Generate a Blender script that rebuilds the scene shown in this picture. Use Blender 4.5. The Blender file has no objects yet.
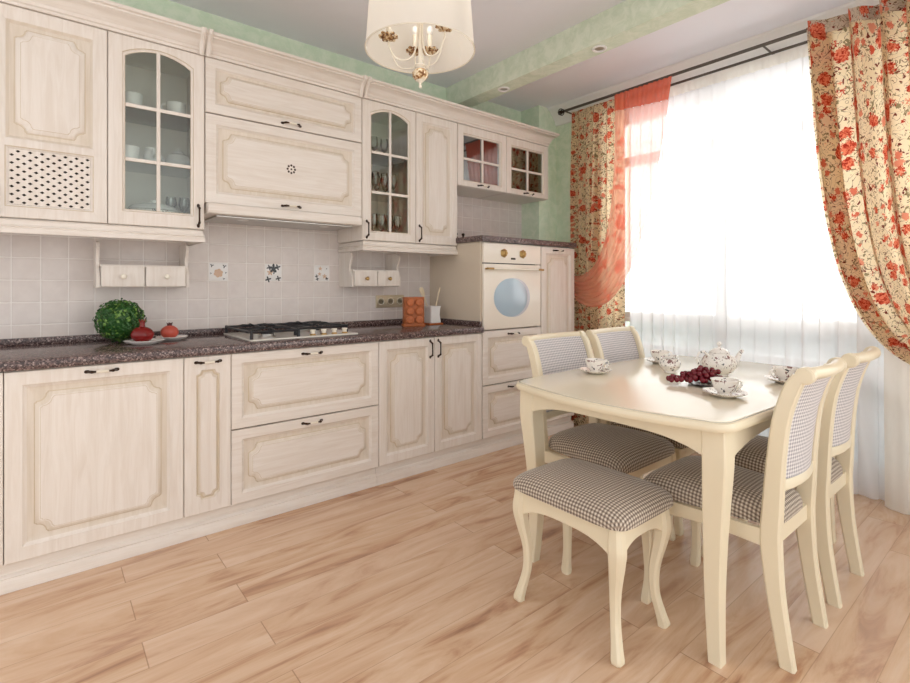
import bpy, math, random
from mathutils import Vector, Matrix, noise
random.seed(7)
PI = math.pi
scene = bpy.context.scene
COL = scene.collection

# ------------------------------------------------------------------ materials
class NT:
    def __init__(s, name):
        s.m = bpy.data.materials.new(name); s.m.use_nodes = True
        s.t = s.m.node_tree; s.t.nodes.clear()
        s.out = s.t.nodes.new('ShaderNodeOutputMaterial')
    def n(s, typ, **k):
        nd = s.t.nodes.new(typ)
        for a, v in k.items():
            if a.startswith('i_'):
                nd.inputs[a[2:].replace('_', ' ')].default_value = v
            else: setattr(nd, a, v)
        return nd
    def l(s, a, b): s.t.links.new(a, b)
    def setin(s, nd, idx, v):
        if v is None: return
        if hasattr(v, 'is_linked') or isinstance(v, bpy.types.NodeSocket): s.l(v, nd.inputs[idx])
        else: nd.inputs[idx].default_value = v
    def math(s, op, a, b=None, c=None, clamp=False):
        nd = s.n('ShaderNodeMath', operation=op, use_clamp=clamp)
        for i, v in enumerate((a, b, c)): s.setin(nd, i, v)
        return nd.outputs[0]
    def mix(s, f, a, b, blend='MIX'):
        nd = s.n('ShaderNodeMix', data_type='RGBA', blend_type=blend)
        s.setin(nd, 0, f); s.setin(nd, 6, a if not isinstance(a, tuple) else c4(a)); s.setin(nd, 7, b if not isinstance(b, tuple) else c4(b))
        return nd.outputs[2]
    def ramp(s, f, stops, interp='LINEAR'):
        nd = s.n('ShaderNodeValToRGB'); nd.color_ramp.interpolation = interp
        e = nd.color_ramp.elements
        while len(e) > 1: e.remove(e[-1])
        e[0].position = stops[0][0]; e[0].color = c4(stops[0][1])
        for p, c in stops[1:]:
            x = e.new(p); x.color = c4(c)
        s.l(f, nd.inputs[0]); return nd.outputs[0]
    def obj(s, scale=(1, 1, 1), loc=(0, 0, 0), uv=False, world=False):
        tc = s.n('ShaderNodeTexCoord')
        src = tc.outputs['UV'] if uv else tc.outputs['Object']
        if world: src = s.n('ShaderNodeNewGeometry').outputs['Position']
        mp = s.n('ShaderNodeMapping'); mp.inputs['Scale'].default_value = scale; mp.inputs['Location'].default_value = loc
        s.l(src, mp.inputs[0]); return mp.outputs[0]
    def noise(s, vec, scale, detail=3, rough=.55, dist=0):
        nd = s.n('ShaderNodeTexNoise'); nd.inputs['Scale'].default_value = scale; nd.inputs['Detail'].default_value = detail
        nd.inputs['Roughness'].default_value = rough; nd.inputs['Distortion'].default_value = dist
        s.l(vec, nd.inputs['Vector']); return nd
    def bsdf(s, color, rough=.5, metal=0, spec=.5, bump=None, bstr=.3, bdist=.002, **k):
        b = s.n('ShaderNodeBsdfPrincipled')
        s.setin(b, 'Base Color', c4(color) if isinstance(color, tuple) else color)
        s.setin(b, 'Roughness', rough); b.inputs['Metallic'].default_value = metal
        b.inputs['Specular IOR Level'].default_value = spec
        for a, v in k.items(): b.inputs[a].default_value = v
        if bump is not None:
            bp = s.n('ShaderNodeBump'); bp.inputs['Strength'].default_value = bstr; bp.inputs['Distance'].default_value = bdist
            s.l(bump, bp.inputs['Height']); s.l(bp.outputs[0], b.inputs['Normal'])
        return b.outputs[0]
    def done(s, sh): s.l(sh, s.out.inputs[0]); return s.m
def lin(v): return v/12.92 if v <= .04045 else ((v+.055)/1.055)**2.4
def c4(c): return (c[0], c[1], c[2], 1.0) if len(c) == 3 else c
def rgb(r, g, b): return (lin(r/255), lin(g/255), lin(b/255))

def simple(name, col, rough=.5, metal=0, spec=.5, var=.04, scale=30, bstr=0):
    t = NT(name); v = t.obj(); n = t.noise(v, scale, 3)
    d = tuple(max(0, x*(1-var*3)) for x in col)
    col_ = t.mix(n.outputs[0], d, tuple(min(1, x*(1+var)) for x in col))
    return t.done(t.bsdf(col_, rough, metal, spec, bump=n.outputs[0] if bstr else None, bstr=bstr))

M = {}
def grainwood(name, base, dark, vertical=True, rough=.42):
    t = NT(name)
    v = t.obj(scale=(38, 38, 3.0) if vertical else (3.0, 38, 38), world=True)
    n = t.noise(v, 1.0, 5, .6, 1.2); n2 = t.noise(t.obj(world=True), 3.5, 2)
    f = t.ramp(n.outputs[0], [(.32, (0, 0, 0)), (.62, (1, 1, 1))])
    c = t.mix(f, dark, base); c = t.mix(t.math('MULTIPLY', n2.outputs[0], .25), c, tuple(x*.92 for x in base))
    return t.done(t.bsdf(c, rough, bump=n.outputs[0], bstr=.12, bdist=.001))
CAB = rgb(233, 226, 218)
M['cab'] = grainwood('cream_ash_wood', CAB, rgb(222, 212, 201))
M['cab_h'] = grainwood('cream_ash_wood_horizontal', CAB, rgb(222, 212, 201), False)
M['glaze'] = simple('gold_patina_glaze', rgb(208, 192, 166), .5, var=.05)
M['glaze_shade'] = grainwood('cream_ash_patina_and_shade', rgb(224, 214, 201), rgb(213, 201, 184))  # door recess rings: patina, with relief shade mixed into the colour
M['chair'] = simple('ivory_lacquer', rgb(234, 223, 196), .28, var=.015, scale=6)
M['ttop'] = simple('ivory_table_top_lacquer', rgb(238, 229, 208), .14, var=.01, scale=6)
M['grey_line'] = simple('grey_inlay', rgb(140, 135, 125), .4)
M['bronze'] = simple('dark_bronze', rgb(64, 48, 38), .35, .8)
M['brass'] = simple('aged_brass', rgb(182, 150, 96), .3, .9)
M['porc'] = simple('cream_porcelain', rgb(243, 236, 220), .2)
M['white'] = simple('white_porcelain', rgb(246, 245, 242), .15, var=.01)
M['whitepl'] = simple('white_plastic', rgb(238, 238, 236), .35, var=.01)
M['black'] = simple('black_iron', rgb(24, 25, 30), .4)
M['gap'] = simple('dark_gap', rgb(60, 50, 42), .6)
M['steel'] = simple('brushed_steel', rgb(190, 188, 184), .28, .9)
M['champ'] = simple('champagne_frame', rgb(205, 192, 165), .35, .4, var=.01)
M['enamel'] = simple('cream_enamel', rgb(226, 222, 212), .15, var=.01)
M['soffit'] = simple('white_melamine', rgb(232, 228, 226), .45, var=.01)
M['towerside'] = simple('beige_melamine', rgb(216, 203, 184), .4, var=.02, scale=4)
M['inside'] = simple('cabinet_interior', rgb(240, 236, 226), .5, var=.01)
M['wood'] = simple('orange_beech', rgb(190, 105, 50), .4, var=.1, scale=25)
M['cork'] = simple('spice_lid_wood', rgb(200, 112, 62), .45, var=.1, scale=60)
M['palewood'] = simple('pale_utensil_wood', rgb(226, 210, 180), .5)
M['pome'] = simple('dark_red_pomegranate', rgb(140, 22, 20), .22, var=.2, scale=14)
M['pome2'] = simple('coral_red_pomegranate', rgb(206, 92, 74), .3, var=.12, scale=14)
M['crown'] = simple('dried_crown', rgb(150, 60, 45), .6, var=.15)
M['crown2'] = simple('brown_dried_crown', rgb(95, 50, 50), .6, var=.15)
M['grape'] = simple('red_grape', rgb(118, 20, 36), .2, var=.15, scale=40)
M['leaf'] = simple('boxwood_leaf', rgb(48, 100, 38), .45, var=.2, scale=18)
M['leaf2'] = simple('young_boxwood_leaf', rgb(118, 160, 72), .45, var=.15, scale=18)
M['darkplate'] = simple('dark_plate', rgb(48, 34, 36), .2)
M['ceil'] = simple('ceiling_plaster', rgb(238, 239, 246), .8, var=.01, scale=2)
M['frame'] = simple('white_window_plastic', rgb(240, 240, 238), .3, var=.01)
M['rod'] = simple('pewter_rod', rgb(108, 102, 96), .3, .8)
M['parapet'] = simple('balcony_render', rgb(206, 214, 220), .8, var=.05, scale=3)

def plaster(name, base, dark):
    t = NT(name); v = t.obj(world=True)
    n = t.noise(v, 14, 6, .65, .6); n2 = t.noise(v, 2.2, 3)
    f = t.ramp(n.outputs[0], [(.4, (0, 0, 0)), (.6, (1, 1, 1))])
    c = t.mix(f, dark, base); c = t.mix(t.math('MULTIPLY', n2.outputs[0], .35), c, base)
    return t.done(t.bsdf(c, .75, spec=.2, bump=n.outputs[0], bstr=.35, bdist=.004))
M['green'] = plaster('mint_green_wallpaper', rgb(226, 238, 216), rgb(208, 227, 200))
M['greenbeam'] = plaster('pale_green_plaster', rgb(224, 232, 214), rgb(204, 217, 194))

# tiles
t = NT('cream_wall_tile'); v = t.obj(world=True)
sx = t.n('ShaderNodeSeparateXYZ'); t.l(v, sx.inputs[0])
def cell(t, s, off, p):
    a = t.math('DIVIDE', t.math('SUBTRACT', s, off), p)
    fr = t.math('FRACT', a); fl = t.math('FLOOR', a)
    d = t.math('ABSOLUTE', t.math('SUBTRACT', fr, .5)); return d, fl
dx, fx = cell(t, sx.outputs[0], 0.0, .105); dz, fz = cell(t, sx.outputs[2], .86, .105)
mx = t.math('MAXIMUM', dx, dz)
g = t.math('GREATER_THAN', mx, .483)
hgt = t.ramp(mx, [(.44, (1, 1, 1)), (.485, (0, 0, 0))])
wn = t.n('ShaderNodeTexWhiteNoise', noise_dimensions='2D')
cb = t.n('ShaderNodeCombineXYZ'); t.l(fx, cb.inputs[0]); t.l(fz, cb.inputs[1]); t.l(cb.outputs[0], wn.inputs['Vector'])
nn = t.noise(v, 16, 4)
c = t.mix(nn.outputs[0], rgb(212, 202, 198), rgb(234, 227, 222))
c = t.mix(t.math('MULTIPLY', wn.outputs[0], .18), c, rgb(218, 204, 192))
c = t.mix(g, c, rgb(240, 235, 230))
M['tile'] = t.done(t.bsdf(c, .38, bump=hgt, bstr=.5, bdist=.0025))

# floor planks
t = NT('oak_laminate_planks'); v = t.obj(world=True)
sx = t.n('ShaderNodeSeparateXYZ'); t.l(v, sx.inputs[0])
row = t.math('FLOOR', t.math('DIVIDE', t.math('ADD', sx.outputs[1], .93), .14))
rf = t.math('FRACT', t.math('DIVIDE', t.math('ADD', sx.outputs[1], .93), .14))
off = t.math('MULTIPLY', t.math('FRACT', t.math('MULTIPLY', row, .5)), .66)
xx = t.math('DIVIDE', t.math('SUBTRACT', t.math('SUBTRACT', sx.outputs[0], .69), t.math('MULTIPLY', off, -1.0)), 1.3)
pf = t.math('FRACT', xx); pl = t.math('FLOOR', xx)
wn = t.n('ShaderNodeTexWhiteNoise', noise_dimensions='2D')
cb = t.n('ShaderNodeCombineXYZ'); t.l(row, cb.inputs[0]); t.l(pl, cb.inputs[1]); t.l(cb.outputs[0], wn.inputs['Vector'])
# grain coords shifted for every plank
cb2 = t.n('ShaderNodeCombineXYZ')
t.l(t.math('ADD', t.math('MULTIPLY', sx.outputs[0], 1.05), t.math('MULTIPLY', wn.outputs[0], 37)), cb2.inputs[0])
t.l(t.math('MULTIPLY', sx.outputs[1], 6.5), cb2.inputs[1]); t.l(t.math('MULTIPLY', wn.outputs[0], 9), cb2.inputs[2])
n1 = t.noise(cb2.outputs[0], 1.5, 6, .6, 1.3)
cb3 = t.n('ShaderNodeCombineXYZ')
t.l(t.math('ADD', t.math('MULTIPLY', sx.outputs[0], 6), t.math('MULTIPLY', wn.outputs[0], 11)), cb3.inputs[0])
t.l(t.math('MULTIPLY', sx.outputs[1], 110), cb3.inputs[1])
n2 = t.noise(cb3.outputs[0], 1.0, 4, .6, .4)
c = t.ramp(n1.outputs[0], [(.28, rgb(140, 96, 68)), (.37, rgb(184, 140, 106)), (.45, rgb(208, 172, 138)), (.55, rgb(220, 189, 158)), (.7, rgb(232, 208, 184))])
c = t.mix(t.math('MULTIPLY', n2.outputs[0], .3), c, rgb(196, 156, 130))
c = t.mix(t.math('MULTIPLY', wn.outputs[0], .35), c, rgb(226, 198, 176))
g1 = t.math('LESS_THAN', t.math('SUBTRACT', .5, t.math('ABSOLUTE', t.math('SUBTRACT', rf, .5))), .009)
g2 = t.math('LESS_THAN', t.math('SUBTRACT', .5, t.math('ABSOLUTE', t.math('SUBTRACT', pf, .5))), .0013)
c = t.mix(t.math('MULTIPLY', g1, .32), c, rgb(130, 88, 60)); c = t.mix(t.math('MULTIPLY', g2, .55), c, rgb(140, 100, 72))
M['floor'] = t.done(t.bsdf(c, .27, spec=.5, bump=n2.outputs[0], bstr=.06, bdist=.001))

# granite
t = NT('brown_granite'); v = t.obj(world=True)
vo = t.n('ShaderNodeTexVoronoi'); vo.inputs['Scale'].default_value = 200; t.l(v, vo.inputs['Vector'])
sp = t.n('ShaderNodeSeparateColor'); t.l(vo.outputs['Color'], sp.inputs[0])
c = t.ramp(sp.outputs[0], [(0, rgb(62, 50, 50)), (.3, rgb(98, 80, 78)), (.6, rgb(126, 106, 102)), (.78, rgb(74, 60, 60)), (.9, rgb(158, 140, 134))], 'CONSTANT')
M['granite'] = t.done(t.bsdf(c, .16, spec=.5))

# gingham
def gingham(name, a, b, cc, pitch, rough=.6):
    t = NT(name); v = t.obj(uv=True)
    sx = t.n('ShaderNodeSeparateXYZ'); t.l(v, sx.inputs[0])
    s1 = t.math('GREATER_THAN', t.math('FRACT', t.math('DIVIDE', sx.outputs[0], pitch)), .5)
    s2 = t.math('GREATER_THAN', t.math('FRACT', t.math('DIVIDE', sx.outputs[1], pitch)), .5)
    f = t.math('MULTIPLY', t.math('ADD', s1, s2), .5)
    c = t.ramp(f, [(0, a), (.3, b), (.8, cc)], 'CONSTANT')
    return t.done(t.bsdf(c, rough, spec=.3, bump=f, bstr=.2, bdist=.001, **{'Sheen Weight': .3}))
M['ging'] = gingham('brown_gingham_cloth', rgb(104, 90, 80), rgb(156, 140, 124), rgb(214, 204, 188), .0118)
M['ging_lit'] = gingham('gingham_cloth_backlit_tone', rgb(150, 146, 152), rgb(200, 196, 198), rgb(232, 228, 226), .0118)  # chair backs: same cloth, backlight put into its paler, greyer colours

# clear glass (thin pane): fresnel mix of clear and mirror
def pane(name, tint, glossy=1.0):
    t = NT(name)
    tr = t.n('ShaderNodeBsdfTransparent'); tr.inputs[0].default_value = c4(tint)
    gl = t.n('ShaderNodeBsdfGlossy'); gl.inputs['Roughness'].default_value = .02
    fr = t.n('ShaderNodeFresnel'); fr.inputs[0].default_value = 1.5
    mx = t.n('ShaderNodeMixShader'); t.l(t.math('MULTIPLY', fr.outputs[0], glossy, clamp=True), mx.inputs[0])
    t.l(tr.outputs[0], mx.inputs[1]); t.l(gl.outputs[0], mx.inputs[2]); return t.done(mx.outputs[0])
M['glass'] = pane('clear_cabinet_glass', (.94, .97, .95), 1.8)
M['rglass'] = pane('reflective_cabinet_glass', (.9, .93, .9), 6)
M['gglass'] = pane('greenish_shelf_glass', (.62, .74, .68), 2)
M['wglass'] = pane('window_glass', (.97, .98, .98), 1)
M['goblet'] = pane('crystal_glass', (.9, .92, .92), 3)
t = NT('oven_window_glass')
tc = t.noise(t.obj(world=True), 3, 2)
M['ovenglass'] = t.done(t.bsdf(t.mix(tc.outputs[0], rgb(150, 172, 188), rgb(168, 190, 204)), .05, spec=1.0, **{'Coat Weight': 1.0}))
M['ovenring'] = simple('grey_oven_window_rim', rgb(196, 196, 204), .08, spec=.8, var=.005)
M['ovenwhite'] = simple('cream_glass_enamel', rgb(240, 232, 218), .08, spec=.8, var=.005)

def cloth(name, colsocket, transp, transl, diff_scale=1.0):
    """fabric: part see-through weave, part translucent, part diffuse"""
    t = colsocket[0]; c = colsocket[1]
    d = t.n('ShaderNodeBsdfDiffuse'); tl = t.n('ShaderNodeBsdfTranslucent'); tr = t.n('ShaderNodeBsdfTransparent')
    for nd in (d, tl):
        if isinstance(c, tuple): nd.inputs[0].default_value = c4(c)
        else: t.l(c, nd.inputs[0])
    m1 = t.n('ShaderNodeMixShader'); m1.inputs[0].default_value = transl; t.l(d.outputs[0], m1.inputs[1]); t.l(tl.outputs[0], m1.inputs[2])
    m2 = t.n('ShaderNodeMixShader'); m2.inputs[0].default_value = transp; t.l(m1.outputs[0], m2.inputs[1]); t.l(tr.outputs[0], m2.inputs[2])
    return t.done(m2.outputs[0])
t = NT('white_voile'); M['sheer'] = cloth('', (t, rgb(250, 250, 251)), .20, .6)
t = NT('white_voile_heading'); M['sheerhead'] = cloth('', (t, rgb(250, 246, 238)), .05, .55)
t = NT('salmon_voile'); M['salmon'] = cloth('', (t, rgb(250, 172, 150)), .42, .55)
t = NT('salmon_heading'); M['salmonhead'] = cloth('', (t, rgb(226, 112, 84)), .12, .3)
def floral(name, base, transl):
    t = NT(name); v = t.obj(uv=True, scale=(1.25, 1.25, 1.25))
    wob = t.noise(v, 16, 2); 
    vv = t.n('ShaderNodeMix', data_type='VECTOR'); vv.inputs[0].default_value = .035
    t.l(v, vv.inputs[4]); t.l(wob.outputs['Color'], vv.inputs[5]); vw = vv.outputs[1]
    vo = t.n('ShaderNodeTexVoronoi'); vo.inputs['Scale'].default_value = 12.5; vo.inputs['Randomness'].default_value = 1.0; t.l(vw, vo.inputs['Vector'])
    sp = t.n('ShaderNodeSeparateColor'); t.l(vo.outputs['Color'], sp.inputs[0])
    pet = t.noise(v, 70, 3, .55, 1.2)
    rr = t.math('ADD', vo.outputs['Distance'], t.math('MULTIPLY', t.math('SUBTRACT', pet.outputs[0], .5), .75))
    size = t.math('ADD', t.math('MULTIPLY', t.math('POWER', sp.outputs[0], 1.2), .46), .08)
    rose = t.math('LESS_THAN', rr, size)
    rosecol = t.ramp(pet.outputs[0], [(.34, rgb(150, 46, 36)), (.44, rgb(200, 76, 54)), (.54, rgb(226, 130, 98))])
    vo2 = t.n('ShaderNodeTexVoronoi'); vo2.inputs['Scale'].default_value = 19; vo2.inputs['Randomness'].default_value = 1.0; t.l(vw, vo2.inputs['Vector'])
    sp2 = t.n('ShaderNodeSeparateColor'); t.l(vo2.outputs['Color'], sp2.inputs[0])
    r2 = t.math('ADD', vo2.outputs['Distance'], t.math('MULTIPLY', t.math('SUBTRACT', pet.outputs[0], .5), .9))
    bud = t.math('LESS_THAN', r2, t.math('SUBTRACT', t.math('MULTIPLY', sp2.outputs[0], .62), .17))
    budcol = t.mix(sp2.outputs[1], rgb(206, 84, 60), rgb(226, 150, 120))
    # scrolls and stems: thin contour lines of noise
    n1 = t.noise(v, 20, 1, .4, 1.6)
    l1 = t.math('LESS_THAN', t.math('ABSOLUTE', t.math('SUBTRACT', n1.outputs[0], .5)), .014)
    n2 = t.noise(v, 34, 2, .5, 1.0)
    l2 = t.math('GREATER_THAN', n2.outputs[0], .62)
    n3 = t.noise(v, 45, 1, .5, .5); l3 = t.math('GREATER_THAN', n3.outputs[0], .67)
    n4 = t.noise(v, 5, 2)
    c = t.mix(n4.outputs[0], tuple(x*.88 for x in base), base)
    c = t.mix(l1, c, rgb(132, 104, 84)); c = t.mix(l2, c, rgb(150, 134, 100)); c = t.mix(l3, c, rgb(122, 62, 50)); c = t.mix(bud, c, budcol); c = t.mix(rose, c, rosecol)
    return cloth('', (t, c), .0, transl)
FL = 1
M['floral'] = floral('rose_print_cotton', rgb(245, 226, 190), .66)
M['floralhead'] = floral('rose_print_cotton_lined', rgb(214, 196, 176), .2)
# patterned china
t = NT('rose_sprig_china'); v = t.obj()
n1 = t.noise(v, 46, 3, .65, .8); n2 = t.noise(v, 70, 2)
c = t.mix(t.math('GREATER_THAN', n1.outputs[0], .605), rgb(247, 243, 236), rgb(146, 112, 108))
c = t.mix(t.math('GREATER_THAN', n2.outputs[0], .65), c, rgb(98, 98, 100))
M['china'] = t.done(t.bsdf(c, .12, spec=.6))
# lamp shade pleated cloth
t = NT('pleated_lampshade_cloth')
M['shade'] = cloth('', (t, rgb(248, 244, 236)), .0, .5)
t = NT('lamp_flower_metal'); n1 = t.noise(t.obj(), 70, 2)
M['lampgold'] = t.done(t.bsdf(t.ramp(n1.outputs[0], [(.42, rgb(120, 76, 40)), (.5, rgb(205, 170, 120)), (.58, rgb(236, 222, 196))]), .35, .35))

# ------------------------------------------------------------------ mesh builder
class MB:
    def __init__(s): s.v = []; s.f = []; s.mi = []; s.uv = {}; s.mats = []; s.flat = False
    def mat(s, name):
        if name not in s.mats: s.mats.append(name)
        return s.mats.index(name)
    def add(s, verts, faces, m, uvs=None, T=None):
        o = len(s.v); k = s.mat(m)
        for p in verts:
            p = Vector(p); s.v.append(tuple(T @ p) if T else tuple(p))
        for i, f in enumerate(faces):
            s.f.append([o+j for j in f]); s.mi.append(k)
            if uvs: s.uv[len(s.f)-1] = [uvs[j] for j in f]
    def box(s, x0, x1, y0, y1, z0, z1, m, b=.0015, T=None):
        b = min(b, (x1-x0)*.4, (y1-y0)*.4, (z1-z0)*.4)
        def loop(z, i):
            a0, a1, c0, c1 = x0+i, x1-i, y0+i, y1-i
            return [(a0+b, c0, z), (a1-b, c0, z), (a1, c0+b, z), (a1, c1-b, z), (a1-b, c1, z), (a0+b, c1, z), (a0, c1-b, z), (a0, c0+b, z)]
        if b < 1e-5:
            V = [(x0, y0, z0), (x1, y0, z0), (x1, y1, z0), (x0, y1, z0), (x0, y0, z1), (x1, y0, z1), (x1, y1, z1), (x0, y1, z1)]
            s.add(V, [(3, 2, 1, 0), (4, 5, 6, 7), (0, 1, 5, 4), (1, 2, 6, 5), (2, 3, 7, 6), (3, 0, 4, 7)], m, T=T); return
        s.loft([loop(z0, b*.6), loop(z0+b, 0), loop(z1-b, 0), loop(z1, b*.6)], m, T=T)
    def loft(s, loops, m, cap=(True, True), closed=True, T=None, uvf=None, mats=None):
        n = len(loops[0]); V = [p for L in loops for p in L]; F = []; ms = []
        for i in range(len(loops)-1):
            for j in range(n if closed else n-1):
                k = (j+1) % n
                F.append((i*n+j, i*n+k, (i+1)*n+k, (i+1)*n+j)); ms.append(mats[i] if mats else m)
        if cap[0]: F.append(tuple(reversed(range(n)))); ms.append(mats[0] if mats else m)
        if cap[1]: F.append(tuple((len(loops)-1)*n+j for j in range(n))); ms.append(mats[-1] if mats else m)
        o = len(s.v)
        for p in V:
            p = Vector(p); s.v.append(tuple(T @ p) if T else tuple(p))
        for f, mm in zip(F, ms): s.f.append([o+j for j in f]); s.mi.append(s.mat(mm))
    def grid(s, P, m, uv=None):
        """P[i][j] points; uv[i][j]"""
        r, c = len(P), len(P[0]); V = [p for R in P for p in R]
        U = [u for R in uv for u in R] if uv else None
        F = [(i*c+j, i*c+j+1, (i+1)*c+j+1, (i+1)*c+j) for i in range(r-1) for j in range(c-1)]
        s.add(V, F, m, U)
    def lathe(s, prof, m, n=24, T=None, fl=None, mats=None, close=False):
        """prof list of (r,z)"""
        L = []
        for r, z in prof:
            L.append([(r*math.cos(2*PI*k/n)*(fl(k, n) if fl else 1), r*math.sin(2*PI*k/n)*(fl(k, n) if fl else 1), z) for k in range(n)])
        s.loft(L, m, cap=(prof[0][0] > 1e-4, prof[-1][0] > 1e-4) if not close else (False, False), T=T, mats=mats)
    def tube(s, pts, r, m, n=8, cap=True, flat=1.0, T=None, mats=None):
        pts = [Vector(p) for p in pts]; L = []
        up = Vector((0, 0, 1)); d0 = (pts[1]-pts[0]).normalized()
        if abs(d0.z) > .9: up = Vector((1, 0, 0))
        nrm = (up - d0*up.dot(d0)).normalized()
        for i, p in enumerate(pts):
            a = pts[max(0, i-1)]; b = pts[min(len(pts)-1, i+1)]; d = (b-a).normalized()
            nrm = (nrm - d*nrm.dot(d)).normalized(); bi = d.cross(nrm)
            rr = r[i] if isinstance(r, (list, tuple)) else r
            L.append([tuple(p + nrm*rr*math.cos(2*PI*k/n) + bi*rr*flat*math.sin(2*PI*k/n)) for k in range(n)])
        s.loft(L, m, cap=(cap, cap), T=T, mats=mats)
    def ball(s, c, r, m, n=12, sc=(1, 1, 1), T=None):
        pr = [(max(1e-5, math.sin(PI*i/(n//2+2)))*r if 0 < i < n//2+2 else 0, -math.cos(PI*i/(n//2+2))*r) for i in range(n//2+3)]
        L = [[(c[0]+q*math.cos(2*PI*k/n)*sc[0], c[1]+q*math.sin(2*PI*k/n)*sc[1], c[2]+z*sc[2]) for k in range(n)] for q, z in pr[1:-1]]
        s.loft(L, m, cap=(True, True), T=T)
    def prism(s, outline, z0, z1, m, b=0, T=None):
        if b:
            c = Vector((sum(p[0] for p in outline)/len(outline), sum(p[1] for p in outline)/len(outline)))
            def ins(d): return [tuple((Vector(p)-c)*(1-d/max(.001, (Vector(p)-c).length))+c) for p in outline]
            i = ins(b); s.loft([[(p[0], p[1], z0) for p in i], [(p[0], p[1], z0+b) for p in outline], [(p[0], p[1], z1-b) for p in outline], [(p[0], p[1], z1) for p in i]], m, T=T)
        else: s.loft([[(p[0], p[1], z0) for p in outline], [(p[0], p[1], z1) for p in outline]], m, T=T)
    def build(s, name, parent=None, loc=None, ang=35, solid=0):
        me = bpy.data.meshes.new(name); me.from_pydata(s.v, [], s.f)
        for m in s.mats: me.materials.append(M[m])
        me.polygons.foreach_set('material_index', s.mi)
        me.polygons.foreach_set('use_smooth', [True]*len(s.f))
        if s.uv:
            ul = me.uv_layers.new(name='UVMap')
            for p in me.polygons:
                if p.index in s.uv:
                    for li, u in zip(p.loop_indices, s.uv[p.index]): ul.data[li].uv = u
        me.validate(); me.update()
        import bmesh as _b
        bm = _b.new(); bm.from_mesh(me); _b.ops.recalc_face_normals(bm, faces=bm.faces); bm.to_mesh(me); bm.free()
        me.set_sharp_from_angle(angle=math.radians(ang))
        o = bpy.data.objects.new(name, me); COL.objects.link(o)
        if loc: o.location = loc
        if parent: o.parent = parent
        return o

def tag(o, label=None, cat=None, group=None, kind=None):
    if label: o['label'] = label
    if cat: o['category'] = cat
    if group: o['group'] = group
    if kind: o['kind'] = kind
    return o
def thing(name, label, cat, loc=(0, 0, 0), rz=0, group=None):
    o = bpy.data.objects.new(name, None); COL.objects.link(o); o.empty_display_size = .05
    o.location = loc; o.rotation_euler = (0, 0, rz); return tag(o, label, cat, group)
def copy_tree(o, parent=None):
    c = o.copy(); COL.objects.link(c); c.parent = parent
    for ch in list(o.children): copy_tree(ch, c)
    return c
def struct(mb, name, **k): return tag(mb.build(name, **k), kind='structure')
def bez(p0, p1, p2, p3, t):
    a = (1-t)
    return tuple(a**3*w+3*a*a*t*x+3*a*t*t*y+t**3*z for w, x, y, z in zip(p0, p1, p2, p3))

# ------------------------------------------------------------------ setting
CEIL = 2.70
m = MB(); m.box(-2.2, 3.9, -4.6, .1, -.05, 0, 'floor', 0); struct(m, 'floor')
m = MB(); m.box(-2.2, 3.9, .0, .12, 0, CEIL, 'green', 0); struct(m, 'wall_back')
m = MB(); m.box(-2.2, 3.42, -.007, 0, .80, 1.90, 'tile', 0); struct(m, 'wall_tiling')
m = MB(); m.box(3.42, 3.9, -.21, .0, 0, CEIL, 'green', 0); struct(m, 'wall_corner')
# window wall: header, sides and low sill strip
WX = 3.65; WY0, WY1 = -.80, -3.95; WZ0, WZ1 = .06, 2.50
m = MB()
m.box(WX, WX+.22, WY0, -.21, 0, CEIL, 'green', 0)
m.box(WX, WX+.22, -4.6, WY1, 0, CEIL, 'green', 0)
struct(m, 'wall_window_side')
m = MB(); m.box(WX, WX+.22, WY1, WY0, WZ1, CEIL, 'ceil', 0); m.box(WX, WX+.22, WY1, WY0, 0, WZ0, 'ceil', 0); struct(m, 'wall_above_window')
m = MB(); m.box(-2.2, 3.9, -4.6, .1, CEIL, CEIL+.06, 'ceil', 0); struct(m, 'ceiling')
m = MB(); m.box(2.564, 2.70, -4.6, 0, 2.536, CEIL, 'greenbeam', .004); struct(m, 'ceiling_beam')
# white cornice above the curtain rods (cove profile)
m = MB(); prof = [(3.53, 2.699), (3.535, 2.685), (3.56, 2.672), (3.60, 2.63), (3.625, 2.60), (3.635, 2.565), (3.649, 2.56), (3.649, 2.699)]
m.loft([[(x, y, z) for x, z in prof] for y in (-4.6, -.212)], 'frame'); struct(m, 'trim_1')
# window frame: fixed full height glazing
def bars(m, segs, x0, x1, mat):
    for (y0, y1, z0, z1) in segs: m.box(x0, x1, y0, y1, z0, z1, mat, .004)
win = MB(); ys = [WY1, WY1+.79, WY1+1.575, WY1+2.36, WY0]
segs = [(y-.035 if i else y, y+.035 if i < 4 else y, WZ0, WZ1) for i, y in enumerate(ys)]
bars(win, segs, WX+.06, WX+.13, 'frame')
bars(win, [(WY1, WY0, z-.035, z+.035) for z in (WZ0+.035, .66, .90, 2.13, WZ1-.035)], WX+.062, WX+.128, 'frame')
wo = struct(win, 'window_1')
g = MB(); g.box(WX+.092, WX+.098, WY1+.02, WY0-.02, WZ0+.04, WZ1-.04, 'wglass', 0); gp = g.build('pane', wo); 
m = MB(); m.box(WX-.02, WX+.06, WY1, WY0, .868, .893, 'frame', .004); tag(m.build('trim_2'), kind='structure')
# balcony parapet seen dimly through the glass
m = MB(); m.box(4.75, 4.87, -7, 3, -.05, .84, 'parapet', 0); m.box(4.71, 4.91, -7, 3, .84, .88, 'parapet', .005); struct(m, 'wall_balcony')
m = MB(); m.box(3.9, 4.75, -7, 3, -.2, -.05, 'parapet', 0); struct(m, 'floor_balcony')

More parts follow.
